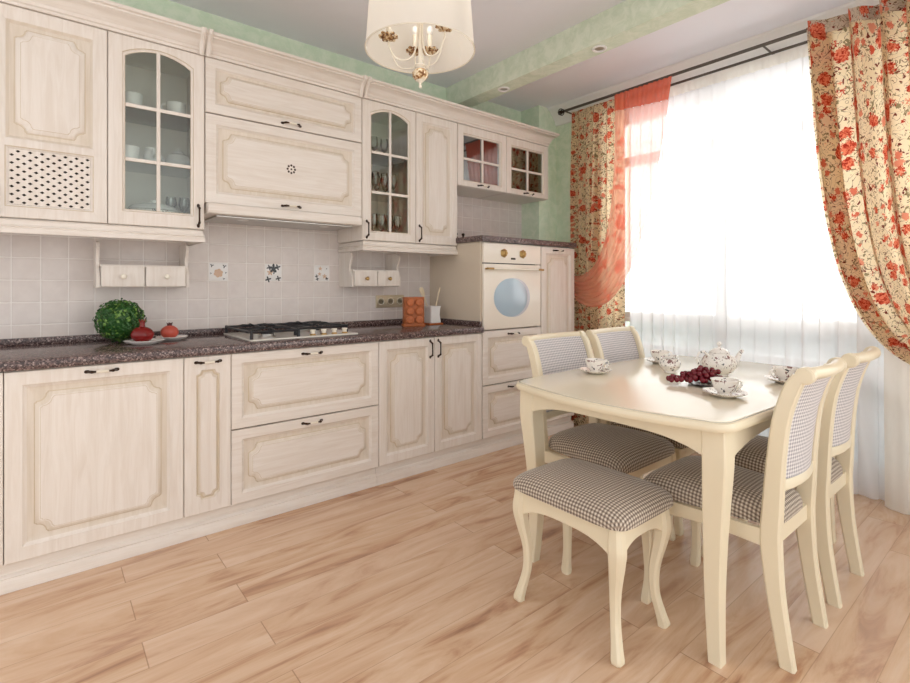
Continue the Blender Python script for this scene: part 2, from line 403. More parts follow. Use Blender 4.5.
# recessed downlights
for i, (x, y) in enumerate([(2.632, -1.363), (2.632, -.573), (2.632, -2.15)]):
    lab = ['small round white spotlight in the ceiling beam, the one further from the wall cabinets',
           'small round white spotlight set in the ceiling beam, closest to the wall cabinets', 'white beam spotlight third from the kitchen wall'][i]
    if i == 2: continue
    t_ = thing('ceiling_spotlight', lab, 'spotlight', (x, y, 2.536), 0, 'spotlights in the ceiling beam')
    r = MB(); r.lathe([(.028, .0), (.030, -.006), (.040, -.007), (.043, -.003), (.043, .001), (.028, .001)], 'whitepl', 28); r.build('trim_ring', t_)
    r = MB(); r.lathe([(.0, -.001), (.018, -.002), (.028, -.001)], 'steel', 20); r.build('lamp_lens', t_)

# ------------------------------------------------------------------ cabinet fronts
def notch_loop(x0, x1, z0, z1, c=.0, e=.0):
    """closed loop of points with scooped corners (9 points each), counter clockwise seen from the front"""
    pts = []
    cs = [(x0, z0, 1, 1), (x1, z0, -1, 1), (x1, z1, -1, -1), (x0, z1, 1, -1)]
    for q, (cx, cz, sx_, sz_) in enumerate(cs):
        if c <= 0:
            d = .02; seq = [(0, d), (0, d*.75), (0, d*.5), (0, d*.25), (0, 0), (d*.25, 0), (d*.5, 0), (d*.75, 0), (d, 0)]
        else:
            a = c; seq = [(0, a+e), (e, a+e*.6)]
            for k in range(5):
                th = PI/2*(1-k/4)
                # scoop, concave towards the corner
                seq.append((e + (a*.92)*math.cos(th)*.92+.0, e + (a*.92)*math.sin(th)*.92))
            seq += [(a+e*.6, e), (a+e, 0)]
        if q in (1, 3): seq = seq[::-1]
        for (u, w) in seq: pts.append((cx+sx_*u, cz+sz_*w))
    return pts
def door(w, h, T=.021, frame=.05, horiz=False, panel=None, plain=False, z_panel=None, extra=None):
    """raised panel front; local x 0..w, z 0..h, back y=0, front y=-T"""
    m = MB(); wood = 'cab_h' if horiz else 'cab'
    pw = z_panel or (0, h)
    def R(i, y, zz0=0, zz1=None, c=0, e=0):
        a0, a1 = zz0+i, (h if zz1 is None else zz1)-i
        return [(x, y, z) for x, z in notch_loop(i, w-i, a0, a1, c, e)]
    if plain or w < .22:
        f = .048; c = .018
        loops = [R(0, 0), R(0, -T+.003), R(.003, -T)]
        ms = [wood, wood, wood]
        def N(i, y): return [(x, y, z) for x, z in notch_loop(f+i, w-f-i, f*1.3+i, h-f*1.3-i, c, .004)]
        loops += [N(0, -T), N(.005, -T+.007), N(.010, -T+.007), N(.018, -T-.001), N(.022, -T-.001)]
        ms += ['glaze_shade', 'glaze', 'glaze_shade', wood, wood]
        m.loft(loops, wood, mats=ms); return m
    f = frame; k = min(1, h/.36); c = min(.036, w*.09, h*.12)
    loops = [R(0, 0), R(0, -T+.003), R(.003, -T), R(f, -T), R(f+.002, -T+.003), R(f+.012*k, -T+.010), R(f+.016*k, -T+.012)]
    ms = [wood, wood, wood, wood, wood, wood, wood]
    def N(i, y): return [(x, y, z) for x, z in notch_loop(f+i*k, w-f-i*k, f+i*k, h-f-i*k, c, .006)]
    loops += [N(.030, -T+.012), N(.0325, -T+.012), N(.036, -T+.008), N(.048, -T+.001), N(.051, -T+.001), N(.0525, -T-.0005), N(.056, -T-.0005)]
    ms[5] = 'glaze_shade'; ms[6] = 'glaze_shade'
    ms += ['glaze_shade', 'glaze', 'glaze_shade', wood, 'glaze', wood, wood]
    m.loft(loops, wood, mats=ms)
    return m
def place(mb, T_):
    mb.v = [tuple(T_ @ Vector(p)) for p in mb.v]; return mb
def bow_handle(cx, y, cz, L=.10, vertical=False, stand=.028):
    m = MB(); n = 14; P = []; R_ = []
    for i in range(n+1):
        t_ = i/n; a = -L/2+L*t_
        out = stand*min(1, math.sin(PI*t_)*2.4)*.95
        P.append((a, -out, 0)); R_.append(.0042+.0025*(math.exp(-((t_-.12)/.06)**2)+math.exp(-((t_-.88)/.06)**2)) + (.002 if .3 < t_ < .7 and not vertical else 0))
    mats = ['bronze' if (vertical or i < 4 or i >= n-4) else 'porc' for i in range(n)]
    m.tube(P, R_, 'bronze', 8, mats=mats)
    for a in (-L/2, L/2): m.ball((a, -.002, 0), .0075, 'bronze', 8, (1.3, .6, 1))
    Tm = Matrix.Translation((cx, y, cz)) @ (Matrix.Rotation(-PI/2, 4, 'Y') if vertical else Matrix.Identity(4))
    return place(m, Tm)
def front(parent, name, x0, x1, z0, z1, y, g=.0015, handle=None, **k):
    """door or drawer front part at absolute position (parent Empty at origin loc -> pass relative)"""
    lx, ly, lz = parent.location
    mb = door(x1-x0-2*g, z1-z0-2*g, **k); place(mb, Matrix.Translation((x0+g-lx, y-ly, z0+g-lz)))
    o = mb.build(name, parent)
    if handle:
        kind, hx, hz = handle
        bow_handle(hx-lx, y-.02-ly, hz-lz, .1, kind == 'v').build('handle', o)
    return o
def carcass(parent, x0, x1, y0, y1, z0, z1, mat='cab', name='body'):
    lx, ly, lz = parent.location
    m = MB(); m.box(x0-lx+.0005, x1-lx-.0005, y0-ly, y1-ly, z0-lz, z1-lz, mat, .001)
    m.box(x0-lx+.004, x1-lx-.004, y0-ly-.0012, y0-ly, z0-lz+.004, z1-lz-.004, 'gap', 0)
    return m.build(name, parent)

YB = -.58      # carcass front of base units; fronts reach -.60
ZB0, ZB1 = .109, .828
def base(label, x0, x1, group='cream base cabinets'):
    t_ = thing('base_cabinet', label, 'base cabinet', ((x0+x1)/2, -.3, ZB0), 0, group)
    carcass(t_, x0, x1, YB, -.01, ZB0, ZB1); return t_
b = base('cream base cabinet cut off by the left edge of the picture', -.6, 0)
front(b, 'door', -.6, 0, ZB0, ZB1, YB, handle=('h', -.3, .80))
b = base('widest single-front cream base cabinet, below the pomegranates, with one handle along its top', 0, .6)
front(b, 'door', 0, .6, ZB0, ZB1, YB, handle=('h', .30, .803), frame=.052)
b = base('narrow cream base cabinet with one slim grooved front, left of the wide drawers', .6, .8)
front(b, 'door', .6, .8, ZB0, ZB1, YB, plain=True, handle=('h', .70, .800))
b = base('cream base cabinet of two wide drawers under the gas hob', .8, 1.6)
for z0, z1, hz in ((.466, ZB1, .797), (ZB0, .463, .438)):
    fr = front(b, 'drawer', .8, 1.6, z0, z1, YB, handle=('h', 1.2, hz), horiz=True, frame=.046)
    # small carved fan ornaments on the raised panel
    for zc, sg in ((z0+.118, 1), (z1-.118, -1)):
        c_ = MB()
        for k in range(7):
            a = PI*(k+.5)/7; c_.ball((1.2-b.location.x+.028*math.cos(a), YB-.0185-b.location.y, zc-b.location.z+sg*(.016*math.sin(a)-.014)), .0075, 'cab_h', 8, (1, .35, 1))
        c_.ball((1.2-b.location.x, YB-.019-b.location.y, zc-b.location.z-sg*.012), .011, 'cab_h', 8, (1.6, .3, .7))
        c_.build('carved_ornament', fr)
b = base('cream base cabinet with a pair of tall doors, left of the oven tower', 1.6, 2.4)
front(b, 'door', 1.6, 2.0, ZB0, ZB1, YB, handle=('v', 1.965, .755))
front(b, 'door', 2.0, 2.4, ZB0, ZB1, YB, handle=('v', 2.028, .755))
# oven housing
TZ = 1.446
ot = thing('oven_cabinet', 'tall cream cabinet that houses the oven above two drawers', 'cabinet', (2.7, -.3, ZB0))
def rel(o, mb): return place(mb, Matrix.Translation((-o.location.x, -o.location.y, -o.location.z)))
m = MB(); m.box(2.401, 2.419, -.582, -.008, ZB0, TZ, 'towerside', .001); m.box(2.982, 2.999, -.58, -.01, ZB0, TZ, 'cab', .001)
m.box(2.42, 2.98, -.03, -.01, ZB0, TZ, 'cab', .001); m.box(2.42, 2.98, -.578, -.03, ZB0, ZB0+.018, 'cab', .001); m.box(2.42, 2.98, -.578, -.03, .822, .838, 'cab', .001)
m.box(2.42, 2.98, -.578, -.03, TZ-.016, TZ, 'cab', .001); m.box(2.42, 2.98, -.5785, -.57, ZB0+.018, .822, 'gap', 0)
rel(ot, m).build('body', ot)
for z0, z1, hz in ((.468, .838, .808), (ZB0, .464, .436)):
    front(ot, 'drawer', 2.405, 2.998, z0, z1, YB, handle=('h', 2.70, hz), horiz=True, frame=.046)
ov = thing('oven', 'cream built-in oven with a round window, between worktop and granite-topped shelf', 'oven', (2.7, -.57, .842))
m = MB(); m.box(2.425, 2.978, -.56, -.06, .845, 1.425, 'black', .002); rel(ov, m).build('housing', ov)
m = MB(); m.box(2.412, 2.990, -.604, -.5835, .846, 1.296, 'ovenwhite', .004); d_ = rel(ov, m).build('oven_door', ov)
m = MB(); Tm = Matrix.Translation((2.70, -.604, 1.062)) @ Matrix.Rotation(PI/2, 4, 'X') @ Matrix.Diagonal((1.24, 1, 1, 1))
m.lathe([(0, .0004), (.136, .0004), (.138, 0)], 'ovenring', 56, T=Tm); Tm = Matrix.Translation((2.674, -.604, 1.062)) @ Matrix.Rotation(PI/2, 4, 'X') @ Matrix.Diagonal((1.24, 1, 1, 1))
m.lathe([(0, .0012), (.134, .0012), (.136, .0006)], 'ovenglass', 56, T=Tm); rel(ov, m).build('round_window', d_)
m = MB(); m.tube([(2.43, -.6045, 1.262), (2.43, -.632, 1.262)], .006, 'brass', 8); m.tube([(2.97, -.6045, 1.262), (2.97, -.632, 1.262)], .006, 'brass', 8)
m.tube([(2.415, -.635, 1.262), (2.47, -.635, 1.262), (2.475, -.635, 1.262), (2.925, -.635, 1.262), (2.93, -.635, 1.262), (2.985, -.635, 1.262)], .0075, 'brass', 10, mats=['brass', 'brass', 'porc', 'brass', 'brass']); rel(ov, m).build('handle', d_)
m = MB(); m.box(2.412, 2.990, -.604, -.5835, 1.303, 1.44, 'ovenwhite', .004); cp = rel(ov, m).build('control_panel', ov)
for kx in (2.60, 2.79):
    m = MB(); Tm = Matrix.Translation((kx, -.6045, 1.373)) @ Matrix.Rotation(PI/2, 4, 'X')
    m.lathe([(.030, 0), (.030, .004), (.022, .008), (.02, .018), (.016, .024), (0, .026)], 'brass', 20, T=Tm, fl=lambda k, n: 1+.08*math.cos(5*2*PI*k/n))
    m.box(kx-.004, kx+.004, -.634, -.62, 1.352, 1.394, 'brass', .001); rel(ov, m).build('knob', cp)
m = MB(); m.box(2.672, 2.718, -.6055, -.6041, 1.33, 1.343, 'bronze', .0005); rel(ov, m).build('maker_plate', cp)
# tall narrow cabinet
tc_ = thing('tall_cabinet', 'tall narrow cream cabinet between the oven and the rose curtain', 'cabinet', (3.2, -.3, ZB0))
carcass(tc_, 3.0, 3.4, YB, -.01, ZB0, TZ)
front(tc_, 'door', 3.0, 3.4, ZB0, TZ-.004, YB, handle=('h', 3.19, 1.415))
# plinth
def sweep_path(m, prof, path, mat):
    """prof (off,z) ; path list of (x,y,nx,ny) where offset direction per point"""
    m.loft([[(x+nx*o, y+ny*o, z) for o, z in prof] for x, y, nx, ny in path], mat)
pl_ = MB(); prof = [(.0, .001), (.02, .001), (.02, .045), (.016, .052), (.02, .056), (.012, .064), (.004, .066), (.004, .106), (0, .106)]
sweep_path(pl_, prof, [(-.7, -.572, 0, -1), (1.592, -.572, 0, -1)], 'cab_h')
sweep_path(pl_, prof, [(1.594, -.572, 0, -1), (3.38, -.572, 1, -1), (3.38, -.02, 1, 0)], 'cab_h')
tag(pl_.build('plinth'), 'long low cream moulded plinth running along the floor under the base cabinets', 'plinth')
# worktop
wt = thing('worktop', 'long dark speckled granite worktop carrying the hob', 'worktop', (.85, -.3, .83))
m = MB(); prof = [(-.012, .83), (-.612, .83), (-.618, .834), (-.62, .840), (-.62, .860), (-.617, .867), (-.61, .870), (-.012, .870)]
m.loft([[(x, y, z) for y, z in prof] for x in (-.7, 2.3995)], 'granite'); rel(wt, m).build('slab', wt)
m = MB(); m.box(-.7, 2.3995, -.032, -.012, .8702, .905, 'granite', .003); m.box(2.38, 2.3995, -.60, -.032, .8702, .905, 'granite', .003); rel(wt, m).build('upstand', wt)
m = MB(); m.box(2.385, 3.405, -.62, -.01, TZ+.0005, 1.485, 'granite', .003); tag(m.build('granite_shelf'), 'short dark granite slab capping the oven tower', 'shelf')

# ------------------------------------------------------------------ wall cabinets
YW = -.32; ZW0, ZW1 = 1.43, 2.307
def wallcab(label, x0, x1, z0=ZW0, solid=True, y=YW):
    t_ = thing('wall_cabinet', label, 'wall cabinet', ((x0+x1)/2, -.17, z0), 0, 'cream wall cabinets')
    if solid: carcass(t_, x0, x1, y, -.008, z0, ZW1)
    else:
        m = MB(); a = .016
        m.box(x0, x0+a, y, -.008, z0, ZW1, 'cab', .001); m.box(x1-a, x1, y, -.008, z0, ZW1, 'cab', .001)
        m.box(x0+a, x1-a, y, -.008, z0, z0+a, 'inside', .001); m.box(x0+a, x1-a, y, -.008, ZW1-a, ZW1, 'inside', .001)
        m.box(x0+a, x1-a, -.014, -.008, z0+a, ZW1-a, 'inside', 0)
        rel(t_, m).build('body', t_)
    return t_
def glazed_door(parent, x0, x1, z0, z1, y, ox0, ox1, oz0, oz1, arch, bars_x, bars_z, handle, gm='glass'):
    m = MB(); T = .02; g = .0015
    X0, X1, Z0, Z1 = x0+g, x1-g, z0+g, z1-g
    def op(i, yy):
        a0, a1, b0, b1 = ox0-i, ox1+i, oz0-i, oz1+i
        L = [(a0, yy, b0), (a1, yy, b0)]
        n = 10
        for k in range(n+1):
            t_ = k/n; L.append((a1+(a0-a1)*t_, yy, b1-arch+arch*math.sin(PI*t_)**.8 if arch else b1))
        return L
    def out(i, yy):
        L = [(X0+i, yy, Z0+i), (X1-i, yy, Z0+i)]
        n = 10
        for k in range(n+1): L.append((X1-i+(X0-X1+2*i)*k/n, yy, Z1-i))
        return L
    m.loft([op(0, y), out(0, y), out(0, y-T+.003), out(.003, y-T), op(.012, y-T), op(.010, y-T+.004), op(.002, y-T+.009), op(0, y-T+.009), op(0, y)], 'cab', cap=(False, False),
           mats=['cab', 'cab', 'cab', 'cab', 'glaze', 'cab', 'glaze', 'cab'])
    for bx in bars_x: m.box(bx-.008, bx+.008, y-T+.003, y-.006, oz0, oz1, 'cab', .002)
    for bz in bars_z: m.box(ox0, ox1, y-T+.004, y-.007, bz-.008, bz+.008, 'cab', .002)
    o = rel(parent, m).build('glazed_door', parent)
    p = MB(); p.box(ox0-.004, ox1+.004, y-.006, y-.003, oz0-.004, oz1, gm, 0); rel(parent, p).build('glass_pane', o)
    kind, hx, hz = handle; h_ = bow_handle(hx, y-T, hz, .1, kind == 'v'); rel(parent, h_).build('handle', o)
    return o
c_ = wallcab('solid cream wall cabinet mostly outside the left edge', -.46, -.06)
front(c_, 'door', -.46, -.06, ZW0, ZW1, YW, handle=('v', -.09, 1.5))
# lattice cabinet
c_ = wallcab('cream wall cabinet with a pierced lattice in the lower half of its door', -.06, .34)
lx, ly, lz = c_.location
m = MB(); x0, x1, z0, z1 = -.0585, .3385, ZW0+.0015, ZW1-.0015
def rl(a0, a1, b0, b1, y): return [(x, y, z) for x, z in notch_loop(a0, a1, b0, b1)]
YF = YW-.02
mid = 1.735
# upper panel half and lower lattice half as two fields of one front
up = [rl(x0, x1, mid, z1, YW), rl(x0, x1, mid, z1, YF+.003), rl(x0+.003, x1-.003, mid, z1-.003, YF), rl(x0+.05, x1-.05, mid+.022, z1-.055, YF), rl(x0+.053, x1-.053, mid+.025, z1-.058, YF+.002), rl(x0+.064, x1-.064, mid+.036, z1-.069, YF+.012)]
def nl(i, y): return [(x, y, z) for x, z in notch_loop(x0+.05+i, x1-.05-i, mid+.022+i, z1-.055-i, .034, .006)]
up += [nl(.028, YF+.012), nl(.0305, YF+.012), nl(.034, YF+.008), nl(.046, YF+.001), nl(.049, YF+.001), nl(.0505, YF-.0005), nl(.054, YF-.0005)]
m.loft(up, 'cab', mats=['cab']*4+['glaze_shade', 'glaze_shade', 'glaze', 'glaze_shade', 'cab', 'cab', 'glaze', 'cab', 'cab'])
lo = [rl(x0, x1, z0, mid, YW), rl(x0, x1, z0, mid, YF+.003), rl(x0+.003, x1-.003, z0+.003, mid, YF), rl(x0+.05, x1-.05, z0+.045, mid-.008, YF), rl(x0+.053, x1-.053, z0+.048, mid-.011, YF+.002), rl(x0+.062, x1-.062, z0+.056, mid-.019, YF+.008), rl(x0+.063, x1-.063, z0+.057, mid-.02, YW)]
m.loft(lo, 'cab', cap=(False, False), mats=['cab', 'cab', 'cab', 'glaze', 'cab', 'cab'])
dr = rel(c_, m).build('door', c_)
bow_handle(-.03-lx, YF-ly, 1.5-lz, .1, True).build('handle', dr)
# lattice: plate with diamond holes
m = MB(); ax0, ax1, az0, az1 = x0+.062, x1-.062, z0+.056, mid-.019
nx = 14; dxh = (ax1-ax0)/nx; dzh = dxh*.86; nz = int(round((az1-az0)/dzh)); dzh = (az1-az0)/nz
for i in range(nx):
    for j in range(nz):
        cx = ax0+(i+.5)*dxh; cz = az0+(j+.5)*dzh; hx, hz = dxh/2, dzh/2
        yf, yb = YF+.0065, YF+.012
        if (i+j) % 2: m.add([(cx-hx, yf, cz-hz), (cx+hx, yf, cz-hz), (cx+hx, yf, cz+hz), (cx-hx, yf, cz+hz)], [(0, 1, 2, 3)], 'cab'); continue
        ox = [(cx-hx, cz-hz), (cx, cz-hz), (cx+hx, cz-hz), (cx+hx, cz), (cx+hx, cz+hz), (cx, cz+hz), (cx-hx, cz+hz), (cx-hx, cz)]
        a, b_ = hx*.86, hz*.74
        inn = [(cx-a*.5, cz-b_*.5), (cx, cz-b_), (cx+a*.5, cz-b_*.5), (cx+a, cz), (cx+a*.5, cz+b_*.5), (cx, cz+b_), (cx-a*.5, cz+b_*.5), (cx-a, cz)]
        m.loft([[(x, yf, z) for x, z in ox], [(x, yf, z) for x, z in inn], [(x, yb, z) for x, z in inn]], 'cab', cap=(False, False))
rel(c_, m).build('lattice', dr)
# glass cabinet one
c_ = wallcab('tall glass-fronted cream wall cabinet holding white cups and a tureen, beside the lattice cabinet', .34, .745, solid=False)
glazed_door(c_, .34, .745, ZW0, ZW1, YW, .408, .682, 1.505, 2.262, .045, [.542], [1.737, 1.99], ('v', .715, 1.498))
SH1, SH2 = 1.745, 2.0
for z in (SH1, SH2): m = MB(); m.box(.358, .727, -.29, -.016, z-.006, z, 'gglass', .001); rel(c_, m).build('glass_shelf', c_)
# hood cabinet
c_ = thing('hood_cabinet', 'wide cream wall cabinet above the hob with two flap fronts and a carved rosette', 'wall cabinet', (1.19, -.17, 1.565), 0, None)
carcass(c_, .747, 1.635, YW, -.008, 1.568, ZW1)
front(c_, 'flap_door', .747, 1.635, 2.027, ZW1, YW, handle=('h', 1.19, 2.05), horiz=True, frame=.045)
f2 = front(c_, 'flap_door', .747, 1.635, 1.568, 2.024, YW, handle=('h', 1.19, 1.59), horiz=True, frame=.05)
m = MB(); Tm = Matrix.Translation((1.19, YW-.018, 1.80)) @ Matrix.Rotation(PI/2, 4, 'X')
m.lathe([(.036, 0), (.036, .0025), (.033, .003), (.032, .0012), (0, .0012)], 'cab', 28, T=Tm)
for k in range(8):
    a = 2*PI*k/8; m.ball((1.19+.021*math.cos(a), YW-.0205, 1.80+.021*math.sin(a)), .0078, 'bronze', 8, (1, .25, 1))
m.ball((1.19, YW-.0205, 1.80), .0065, 'bronze', 8, (1, .3, 1)); rel(c_, m).build('rosette', f2)
hd = thing('extractor_hood', 'slim cream extractor hood under the wide flap cabinet', 'cooker hood', (1.19, -.19, 1.505))
m = MB(); m.box(.752, 1.612, -.365, -.01, 1.512, 1.566, 'cab_h', .003); m.box(.752, 1.612, -.385, -.365, 1.514, 1.56, 'cab_h', .004); rel(hd, m).build('casing', hd)
m = MB(); m.box(.80, 1.57, -.34, -.05, 1.502, 1.5115, 'steel', .002); rel(hd, m).build('filter', hd)
for x in (.95, 1.42): m = MB(); m.lathe([(0, 1.4985), (.025, 1.499), (.03, 1.5018)], 'whitepl', 18, T=Matrix.Translation((x, -.27, 0))); rel(hd, m).build('hood_lamp', hd)
# glass cabinet two + solid
c_ = wallcab('tall glass-fronted cream wall cabinet holding drinking glasses, right of the hood', 1.637, 2.04, solid=False)
glazed_door(c_, 1.637, 2.04, ZW0, ZW1, YW, 1.706, 1.982, 1.492, 2.262, .045, [1.843], [1.736, 1.987], ('v', 1.668, 1.498))
for z in (SH1, SH2): m = MB(); m.box(1.655, 2.022, -.29, -.016, z-.006, z, 'gglass', .001); rel(c_, m).build('glass_shelf', c_)
c_ = wallcab('solid cream wall cabinet with one tall panelled door, right of the glasses cabinet', 2.04, 2.40)
front(c_, 'door', 2.04, 2.40, ZW0, ZW1, YW, handle=('v', 2.068, 1.498))
for i, (x0, x1) in enumerate(((2.402, 2.895), (2.895, 3.39))):
    c_ = wallcab(['short cream wall cabinet with four small panes, the left one above the oven tower', 'short cream wall cabinet with four small panes at the right end of the row'][i], x0, x1, 1.865, False)
    glazed_door(c_, x0, x1, 1.865, ZW1, YW, x0+.063, x1-.068, 1.912, 2.236, 0, [(x0+x1)/2], [2.066], ('h', (x0+x1)/2, 1.884), 'rglass')
    m = MB(); m.box(x0+.017, x1-.017, -.29, -.016, 2.04, 2.046, 'gglass', .001); rel(c_, m).build('glass_shelf', c_)
# cornice
cr = thing('cornice', 'cream moulded crown cornice running along the tops of the wall cabinets', 'cornice', (1.5, -.2, ZW1))
prof = [(.0, 2.309), (.010, 2.309), (.010, 2.322), (.016, 2.326), (.016, 2.340), (.022, 2.345), (.030, 2.362), (.048, 2.380), (.062, 2.386), (.062, 2.394), (.072, 2.398), (.074, 2.412), (0, 2.412)]
m = MB(); sweep_path(m, prof, [(-.5, -.335, 0, -1), (3.38, -.335, 1, -1), (3.38, -.01, 1, 0)], 'cab_h')
m.box(-.5, 3.38, -.335, -.01, 2.3085, 2.33, 'cab_h', 0); rel(cr, m).build('moulding', cr)
for xc in (.742, 1.636):
    m = MB()
    for o in (-.016, .016):
        P = [(xc+o, -.335-d, z) for d, z in ((.016, 2.306), (.026, 2.322), (.028, 2.345), (.034, 2.365), (.052, 2.385), (.074, 2.400), (.078, 2.416))]
        m.tube(P, .013, 'cab', 8)
    rel(cr, m).build('corbel', cr)
# light pelmets
prof = [(.0, 1.367), (.020, 1.367), (.021, 1.385), (.016, 1.392), (.020, 1.396), (.013, 1.404), (.012, 1.420), (.004, 1.428), (0, 1.428)]
m = MB(); sweep_path(m, prof, [(-.5, -.325, 0, -1), (.725, -.325, 1, -1), (.725, -.01, 1, 0)], 'cab_h'); m.box(-.5, .725, -.325, -.01, 1.41, 1.428, 'soffit', 0)
tag(m.build('pelmet'), 'cream pelmet moulding under the left wall cabinets', 'pelmet', 'pelmets under the wall cabinets')
m = MB(); sweep_path(m, prof, [(1.658, -.01, -1, 0), (1.658, -.325, -1, -1), (2.38, -.325, 1, -1), (2.38, -.01, 1, 0)], 'cab_h'); m.box(1.658, 2.38, -.325, -.01, 1.41, 1.428, 'soffit', 0)
tag(m.build('pelmet'), 'cream pelmet moulding under the wall cabinets between hood and oven tower', 'pelmet', 'pelmets under the wall cabinets')

# small drawer shelves under the wall cabinets
def spice_shelf(label, x0, x1):
    t_ = thing('drawer_shelf', label, 'shelf', ((x0+x1)/2, -.1, 1.14), 0, 'two-drawer hanging shelves')
    for x in (x0, x1-.014):
        prof = [(-.008, 1.365), (-.150, 1.365), (-.178, 1.355), (-.186, 1.335), (-.170, 1.305), (-.155, 1.275), (-.158, 1.245), (-.178, 1.22), (-.19, 1.20), (-.19, 1.165), (-.188, 1.14), (-.008, 1.14)]
        m = MB(); m.loft([[(x, y, z) for y, z in prof], [(x+.014, y, z) for y, z in prof]], 'cab'); rel(t_, m).build('side_bracket', t_)
    m = MB(); m.box(x0+.0145, x1-.0145, -.185, -.008, 1.238, 1.25, 'cab_h', .001); m.box(x0+.0145, x1-.0145, -.185, -.008, 1.142, 1.15, 'cab_h', .001); rel(t_, m).build('shelf_board', t_)
    w = (x1-x0-.03)/2
    for k in range(2):
        a = x0+.015+k*w; m = MB(); m.box(a+.002, a+w-.002, -.18, -.012, 1.151, 1.236, 'cab', .001); m.box(a+.002, a+w-.002, -.198, -.181, 1.144, 1.243, 'cab', .004)
        d_ = rel(t_, m).build('drawer', t_)
        m = MB(); Tm = Matrix.Translation((a+w/2, -.198, 1.193)) @ Matrix.Rotation(PI/2, 4, 'X')
        m.lathe([(.008, 0), (.006, .006), (.005, .010), (.012, .015), (.013, .02), (.008, .025), (0, .026)], 'brass' if x0 > 1 else 'porc', 14, T=Tm); rel(t_, m).build('knob', d_)
spice_shelf('small cream shelf with two little drawers hanging above the green ball plant', .308, .705)
spice_shelf('small cream shelf with two little drawers hanging above the power sockets', 1.645, 2.02)

# ------------------------------------------------------------------ things on the worktop
WZ = .8705
# boxwood ball
bb = thing('boxwood_ball', 'round leafy green boxwood ball on the worktop behind the red pomegranate', 'plant', (.405, -.165, WZ))
m = MB(); m.ball((0, 0, .108), .088, 'leaf', 16, (1.02, 1, 1)); m.build('inner_ball', bb)
m = MB(); R = .107
for i in range(1150):
    z = 1-2*(i+.5)/1150; a = i*2.39996; q = math.sqrt(1-z*z); n_ = Vector((q*math.cos(a), q*math.sin(a), z))
    rr = R*(.86+.14*random.random())+.008*noise.noise(n_*3.5)
    p = n_*rr; p.z = p.z*.98+.108
    if p.z < .003: p.z = .003+random.random()*.004
    up = Vector((random.uniform(-1, 1), random.uniform(-1, 1), random.uniform(-.3, 1.2))); tdir = (up-n_*up.dot(n_)*.55).normalized()
    s_ = tdir.cross(n_).normalized(); L = random.uniform(.013, .021); W = L*.40
    nn_ = tdir.cross(s_)
    mt = 'leaf2' if noise.noise(n_*4+Vector((3, 1, 2))) > .18 and random.random() < .7 else 'leaf'
    base_ = p-tdir*L*.5
    Vv = [base_, base_+tdir*L*.45+s_*W+nn_*.001, base_+tdir*L, base_+tdir*L*.45-s_*W+nn_*.001, base_+tdir*L*.5-nn_*.0015]
    Vv = [Vector((a_.x, a_.y, max(.0015, a_.z))) for a_ in Vv]
    m.add([tuple(a_) for a_ in Vv], [(0, 1, 4), (1, 2, 4), (2, 3, 4), (3, 0, 4)], mt)
m.build('foliage', bb)
# little dishes and pomegranates
def dish(label, x, y, rz, L=.10):
    m = MB(); n = 26
    def lp(s_, z): return [((L*s_)*math.cos(2*PI*k/n)*(1+.06*math.cos(6*2*PI*k/n)), (.075*s_)*math.sin(2*PI*k/n)*(1+.05*math.cos(6*2*PI*k/n)), z) for k in range(n)]
    m.loft([lp(.55, 0), lp(.6, .003), lp(.85, .008), lp(1, .018), lp(.98, .0195), lp(.84, .0115), lp(.6, .006), lp(.3, .0055)], 'white')
    o = m.build('dish', loc=(x, y, WZ)); o.rotation_euler[2] = rz; return tag(o, label, 'dish', 'white dishes under the pomegranates')
dish('scalloped white dish under the large dark red pomegranate', .487, -.315, -.25, .083); dish('scalloped white dish under the smaller coral pomegranate', .623, -.195, .35, .075)
def pome(label, x, y, r, mt, ct, tilt, sq=1.0, ch=.03):
    t_ = thing('pomegranate', label, 'pomegranate', (x, y, WZ+.0062)); t_.rotation_euler = (0, 0, .5)
    m = MB(); n = 24; pr = []
    for i in range(13):
        a = PI*i/12; rr = math.sin(a)*r*(1+.05*math.sin(a)); z = r*sq*(1-math.cos(a))
        pr.append((max(rr, 0), z))
    Tm = Matrix.Rotation(0, 4, 'X')
    m.lathe([(p[0] if p[0] > 1e-3 else 0.0008, p[1]) for p in pr], mt, n, fl=lambda k, n: 1+.025*math.cos(6*2*PI*k/n)); m.build('fruit', t_)
    c_ = MB(); top = 2*r*sq-.003
    c_.lathe([(.013, top-.004), (.011, top+ch*.35), (.013, top+ch*.75), (.011, top+ch*.7), (.009, top+ch*.3), (.0, top)], mt if ch > .03 else ct, 12)
    for k in range(6):
        a = 2*PI*k/6; c_.loft([[(.012*math.cos(a+d), .012*math.sin(a+d), top+ch*.6) for d in (-.4, .4)]+[(.010*math.cos(a+d), .010*math.sin(a+d), top+ch*.6) for d in (.4, -.4)],
                              [(.0155*math.cos(a+d), .0155*math.sin(a+d), top+ch*1.0) for d in (-.12, .12)]+[(.0145*math.cos(a+d), .0145*math.sin(a+d), top+ch*1.0) for d in (.12, -.12)]], ct)
    c_.build('crown', t_); return t_
pome('large glossy dark red pomegranate with a tall crown, in front of the ball plant', .478, -.315, .047, 'pome', 'crown', 0, .84, .036)
pome('smaller coral red pomegranate, the right-hand one on its own dish', .612, -.20, .040, 'pome2', 'crown2', 0, .88, .016)
